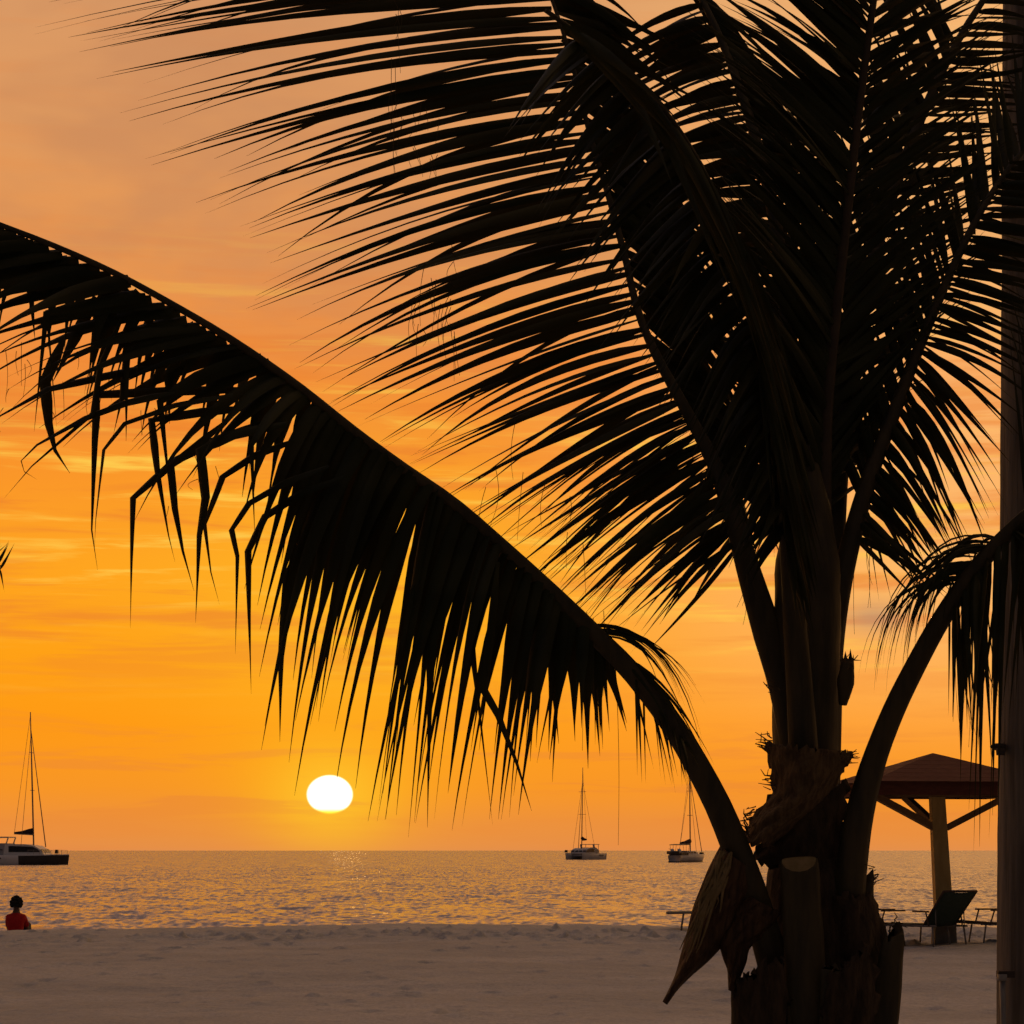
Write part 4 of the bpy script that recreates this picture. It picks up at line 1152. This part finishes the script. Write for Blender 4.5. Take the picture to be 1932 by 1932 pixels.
def catamaran(loc, rz, L, B, top, label, hullmat='gelcoat', dark_bow=False, sx=0.12, zs=1.17):
    t = empty('catamaran', loc, rz)
    tag(t, label, 'sailboat', 'boats at anchor')
    F = 1.45
    def S(m):
        m.v = [(x + sx * L, y, 1.4 + (z - 1.4) * zs if z > 1.4 else z) for x, y, z in m.v]
        return m
    for s in (-1, 1):
        h = hull_mesh(L, 1.75, F, yc=s * (B / 2 - 0.87), rake=0.15, stern_w=0.75, z_sheer=0.2).build('hull', M[hullmat], t, True)
        if dark_bow:
            # darker colour over the bow quarter, laid on the topsides
            mb = MB(); vs = []
            base = hull_mesh(L, 1.79, F - 0.12, yc=s * (B / 2 - 0.87), rake=0.17, stern_w=0.75, z_sheer=0.2)
            mlen = 10
            st = [i for i in range(17) if i / 16 > 0.50]
            vs = []; fs = []
            for q_, i in enumerate(st):
                for j in range(5):
                    for sd2 in range(2):
                        vs.append(base.v[i * 10 + sd2 * 5 + j])
            for q_ in range(len(st) - 1):
                for j in range(4):
                    for sd2 in range(2):
                        a = q_ * 10 + j * 2 + sd2
                        fs.append((a, a + 10, a + 12, a + 2))
            mb.add(vs, fs); mb.build('bow_panel', M['hull_dark'], h, True)
        mb = MB()
        for x in (-0.28, -0.16):
            mb.box((x * L, s * (B / 2) - s * 0.02, 0.95), (0.8, 0.06, 0.22))
        mb.build('port_light', M['glass'], h)
    mb = MB(); mb.box((-0.06 * L, 0, 1.12), (0.72 * L, B - 1.5, 0.62)); mb.build('bridge_deck', M[hullmat], t)
    mb = MB(); mb.box((0.30 * L, 0, 1.15), (0.10, B - 1.7, 0.14)); mb.build('cross_beam', M['alloy'], t)
    cab = MB(); prism(cab, [(-0.26 * L, 1.40), (0.20 * L, 1.40), (0.16 * L, 1.95), (0.09 * L, 2.35), (-0.02 * L, 2.52), (-0.24 * L, 2.55)], -B * 0.33, B * 0.33)
    co = S(cab).build('cabin', M[hullmat], t)
    for s in (-1, 1):
        mb = MB(); y = s * (B * 0.33)
        prism(mb, [(-0.20 * L, 1.72), (0.155 * L, 1.72), (0.13 * L, 2.0), (0.07 * L, 2.26), (-0.20 * L, 2.34)], y - 0.03, y + 0.03)
        S(mb).build('side_window', M['glass'], co)
    mb = MB()
    for i in range(4):
        y = -B * 0.26 + B * 0.52 * i / 3
        mb.beam((0.181 * L, y, 1.72), (0.158 * L, y, 2.02), B * 0.14, 0.05)
    S(mb).build('windscreen', M['glass'], co)
    # hard top over the cockpit on pillars
    mb = MB(); mb.box((-0.33 * L, 0, 3.22), (0.24 * L, B * 0.62, 0.12)); ht = S(mb).build('hard_top', M['gelcoat_grey'], t)
    mb = MB()
    for s in (-1, 1):
        mb.beam((-0.43 * L, s * B * 0.28, 1.4), (-0.43 * L, s * B * 0.28, 3.2), 0.09, 0.09)
        mb.beam((-0.24 * L, s * B * 0.28, 2.4), (-0.21 * L, s * B * 0.28, 3.2), 0.5, 0.07)
    S(mb).build('pillar', M['gelcoat_grey'], ht)
    mb = MB(); prism(mb, [(-0.45 * L, 1.35), (-0.26 * L, 1.35), (-0.22 * L, 2.6), (-0.30 * L, 2.62), (-0.43 * L, 2.1)], -B * 0.30, B * 0.30); S(mb).build('cockpit', M['gelcoat_grey'], t)
    for s in (-1, 1):
        mb = MB(); mb.beam((-0.43 * L, s * B * 0.305, 1.95), (-0.27 * L, s * B * 0.305, 1.95), 0.5, 0.06); S(mb).build('cockpit_opening', M['glass'], t)
    mb = MB()
    for s in (-1, 1):
        for i in range(6):
            x = L * (0.16 + 0.065 * i)
            mb.tube([(x, s * (B / 2 - 0.5), 1.5), (x, s * (B / 2 - 0.5), 2.15)], 0.025, 5)
        mb.tube([(L * 0.16, s * (B / 2 - 0.5), 2.15), (L * 0.485, s * (B / 2 - 0.75), 2.15)], 0.022, 5)
    mb.build('guard_rail', M['alloy'], t)
    mb = MB(); mb.box((0.475 * L, -B / 2 + 0.85, 1.95), (0.45, 0.6, 0.55), taper=0.8); mb.build('anchor_locker', M['hull_dark'], t)
    rig(t, (0.035 + sx) * L, 2.6, top, 0.12, 0.5, 0.22 * L, 4.55, 0.30 * L, -0.4 * L, B)
    return t

def boat_at(u, D): return (P(u, 1604, D).x, D, 0.0)
catamaran(boat_at(36, 330), R(-3), 13.2, 7.0, 22.4, 'white catamaran with dark bow panel at the left edge', dark_bow=True, sx=0.13, zs=1.45)
catamaran(boat_at(1104, 524), R(180 + 56), 9.8, 6.2, 21.4, 'grey catamaran seen bow on between the drooping frond tips', hullmat='gelcoat_grey')

def sloop(loc, rz, label):
    t = empty('sailing_yacht', loc, rz)
    tag(t, label, 'sailboat', 'boats at anchor')
    L, B = 10.5, 3.6
    h = hull_mesh(L, B, 1.25, rake=0.9, stern_w=0.72, z_sheer=0.5).build('hull', M['gelcoat_grey'], t, True)
    mb = MB()
    for s in (-1, 1):
        base = hull_mesh(L, B + 0.03, 0.18, rake=0.1, stern_w=0.72, z_sheer=0.0, draft=0.30)
    base.build('boot_stripe', M['hull_dark'], h, True)
    mb = MB(); prism(mb, [(-2.2, 1.25), (2.4, 1.3), (1.8, 1.75), (0.6, 2.0), (-2.2, 2.05)], -1.05, 1.05); cb = mb.build('cabin', M['gelcoat'], t)
    for s in (-1, 1):
        for x in (-1.5, -0.4, 0.7):
            mb = MB(); mb.box((x, s * 1.06, 1.72), (0.8, 0.05, 0.26)); mb.build('window', M['glass'], cb)
    mb = MB(); prism(mb, [(-4.6, 3.05), (-1.9, 3.1), (-1.9, 3.2), (-3.2, 3.28), (-4.6, 3.15)], -1.35, 1.35); bi = mb.build('bimini', M['hull_dark'], t)
    mb = MB()
    for s in (-1, 1):
        for x in (-4.4, -3.2, -2.0):
            mb.tube([(-3.2 + (x + 3.2) * 0.6, s * 1.35, 1.3), (x, s * 1.3, 3.1)], 0.035, 5)
    mb.build('bimini_frame', M['alloy'], bi)
    mb = MB(); prism(mb, [(-4.9, 1.2), (-2.2, 1.2), (-2.2, 1.75), (-4.9, 1.65)], -1.25, 1.25); mb.build('coaming', M['hull_dark'], t)
    for y in (-0.75, 0.65):
        mb = MB(); mb.tube([(-4.75, y, 1.55), (-4.75, y, 1.9), (-4.78, y, 2.25), (-4.78, y, 2.45)], [0.22, 0.36, 0.34, 0.12], 10); mb.build('white_figure', M['gelcoat'], t, True)  # plain pale shapes standing in for white figures at the stern
    mb = MB(); mb.tube([(-5.6, -1.2, 1.75), (-5.7, 0, 1.7), (-5.6, 1.2, 1.75)], [0.28, 0.36, 0.28], 10); mb.build('dinghy', M['hull_dark'], t, True)
    mb = MB()
    for s in (-1, 1): mb.tube([(-4.9, s * 0.8, 1.2), (-5.1, s * 0.8, 2.3), (-5.8, s * 0.8, 2.4)], 0.05, 6)
    mb.build('davit', M['alloy'], t, True)
    mb = MB(); mb.box((5.35, 0, 1.62), (0.8, 0.5, 0.35)); mb.build('bow_roller', M['hull_dark'], t)
    rig(t, 0.9, 1.9, 17.5, 0.12, 0.3, 3.9, 3.35, 5.4, -5.0, B, furled=True)
    return t
sloop(boat_at(1298, 405), R(58), 'small grey sailing yacht with dark bimini beside the palm')
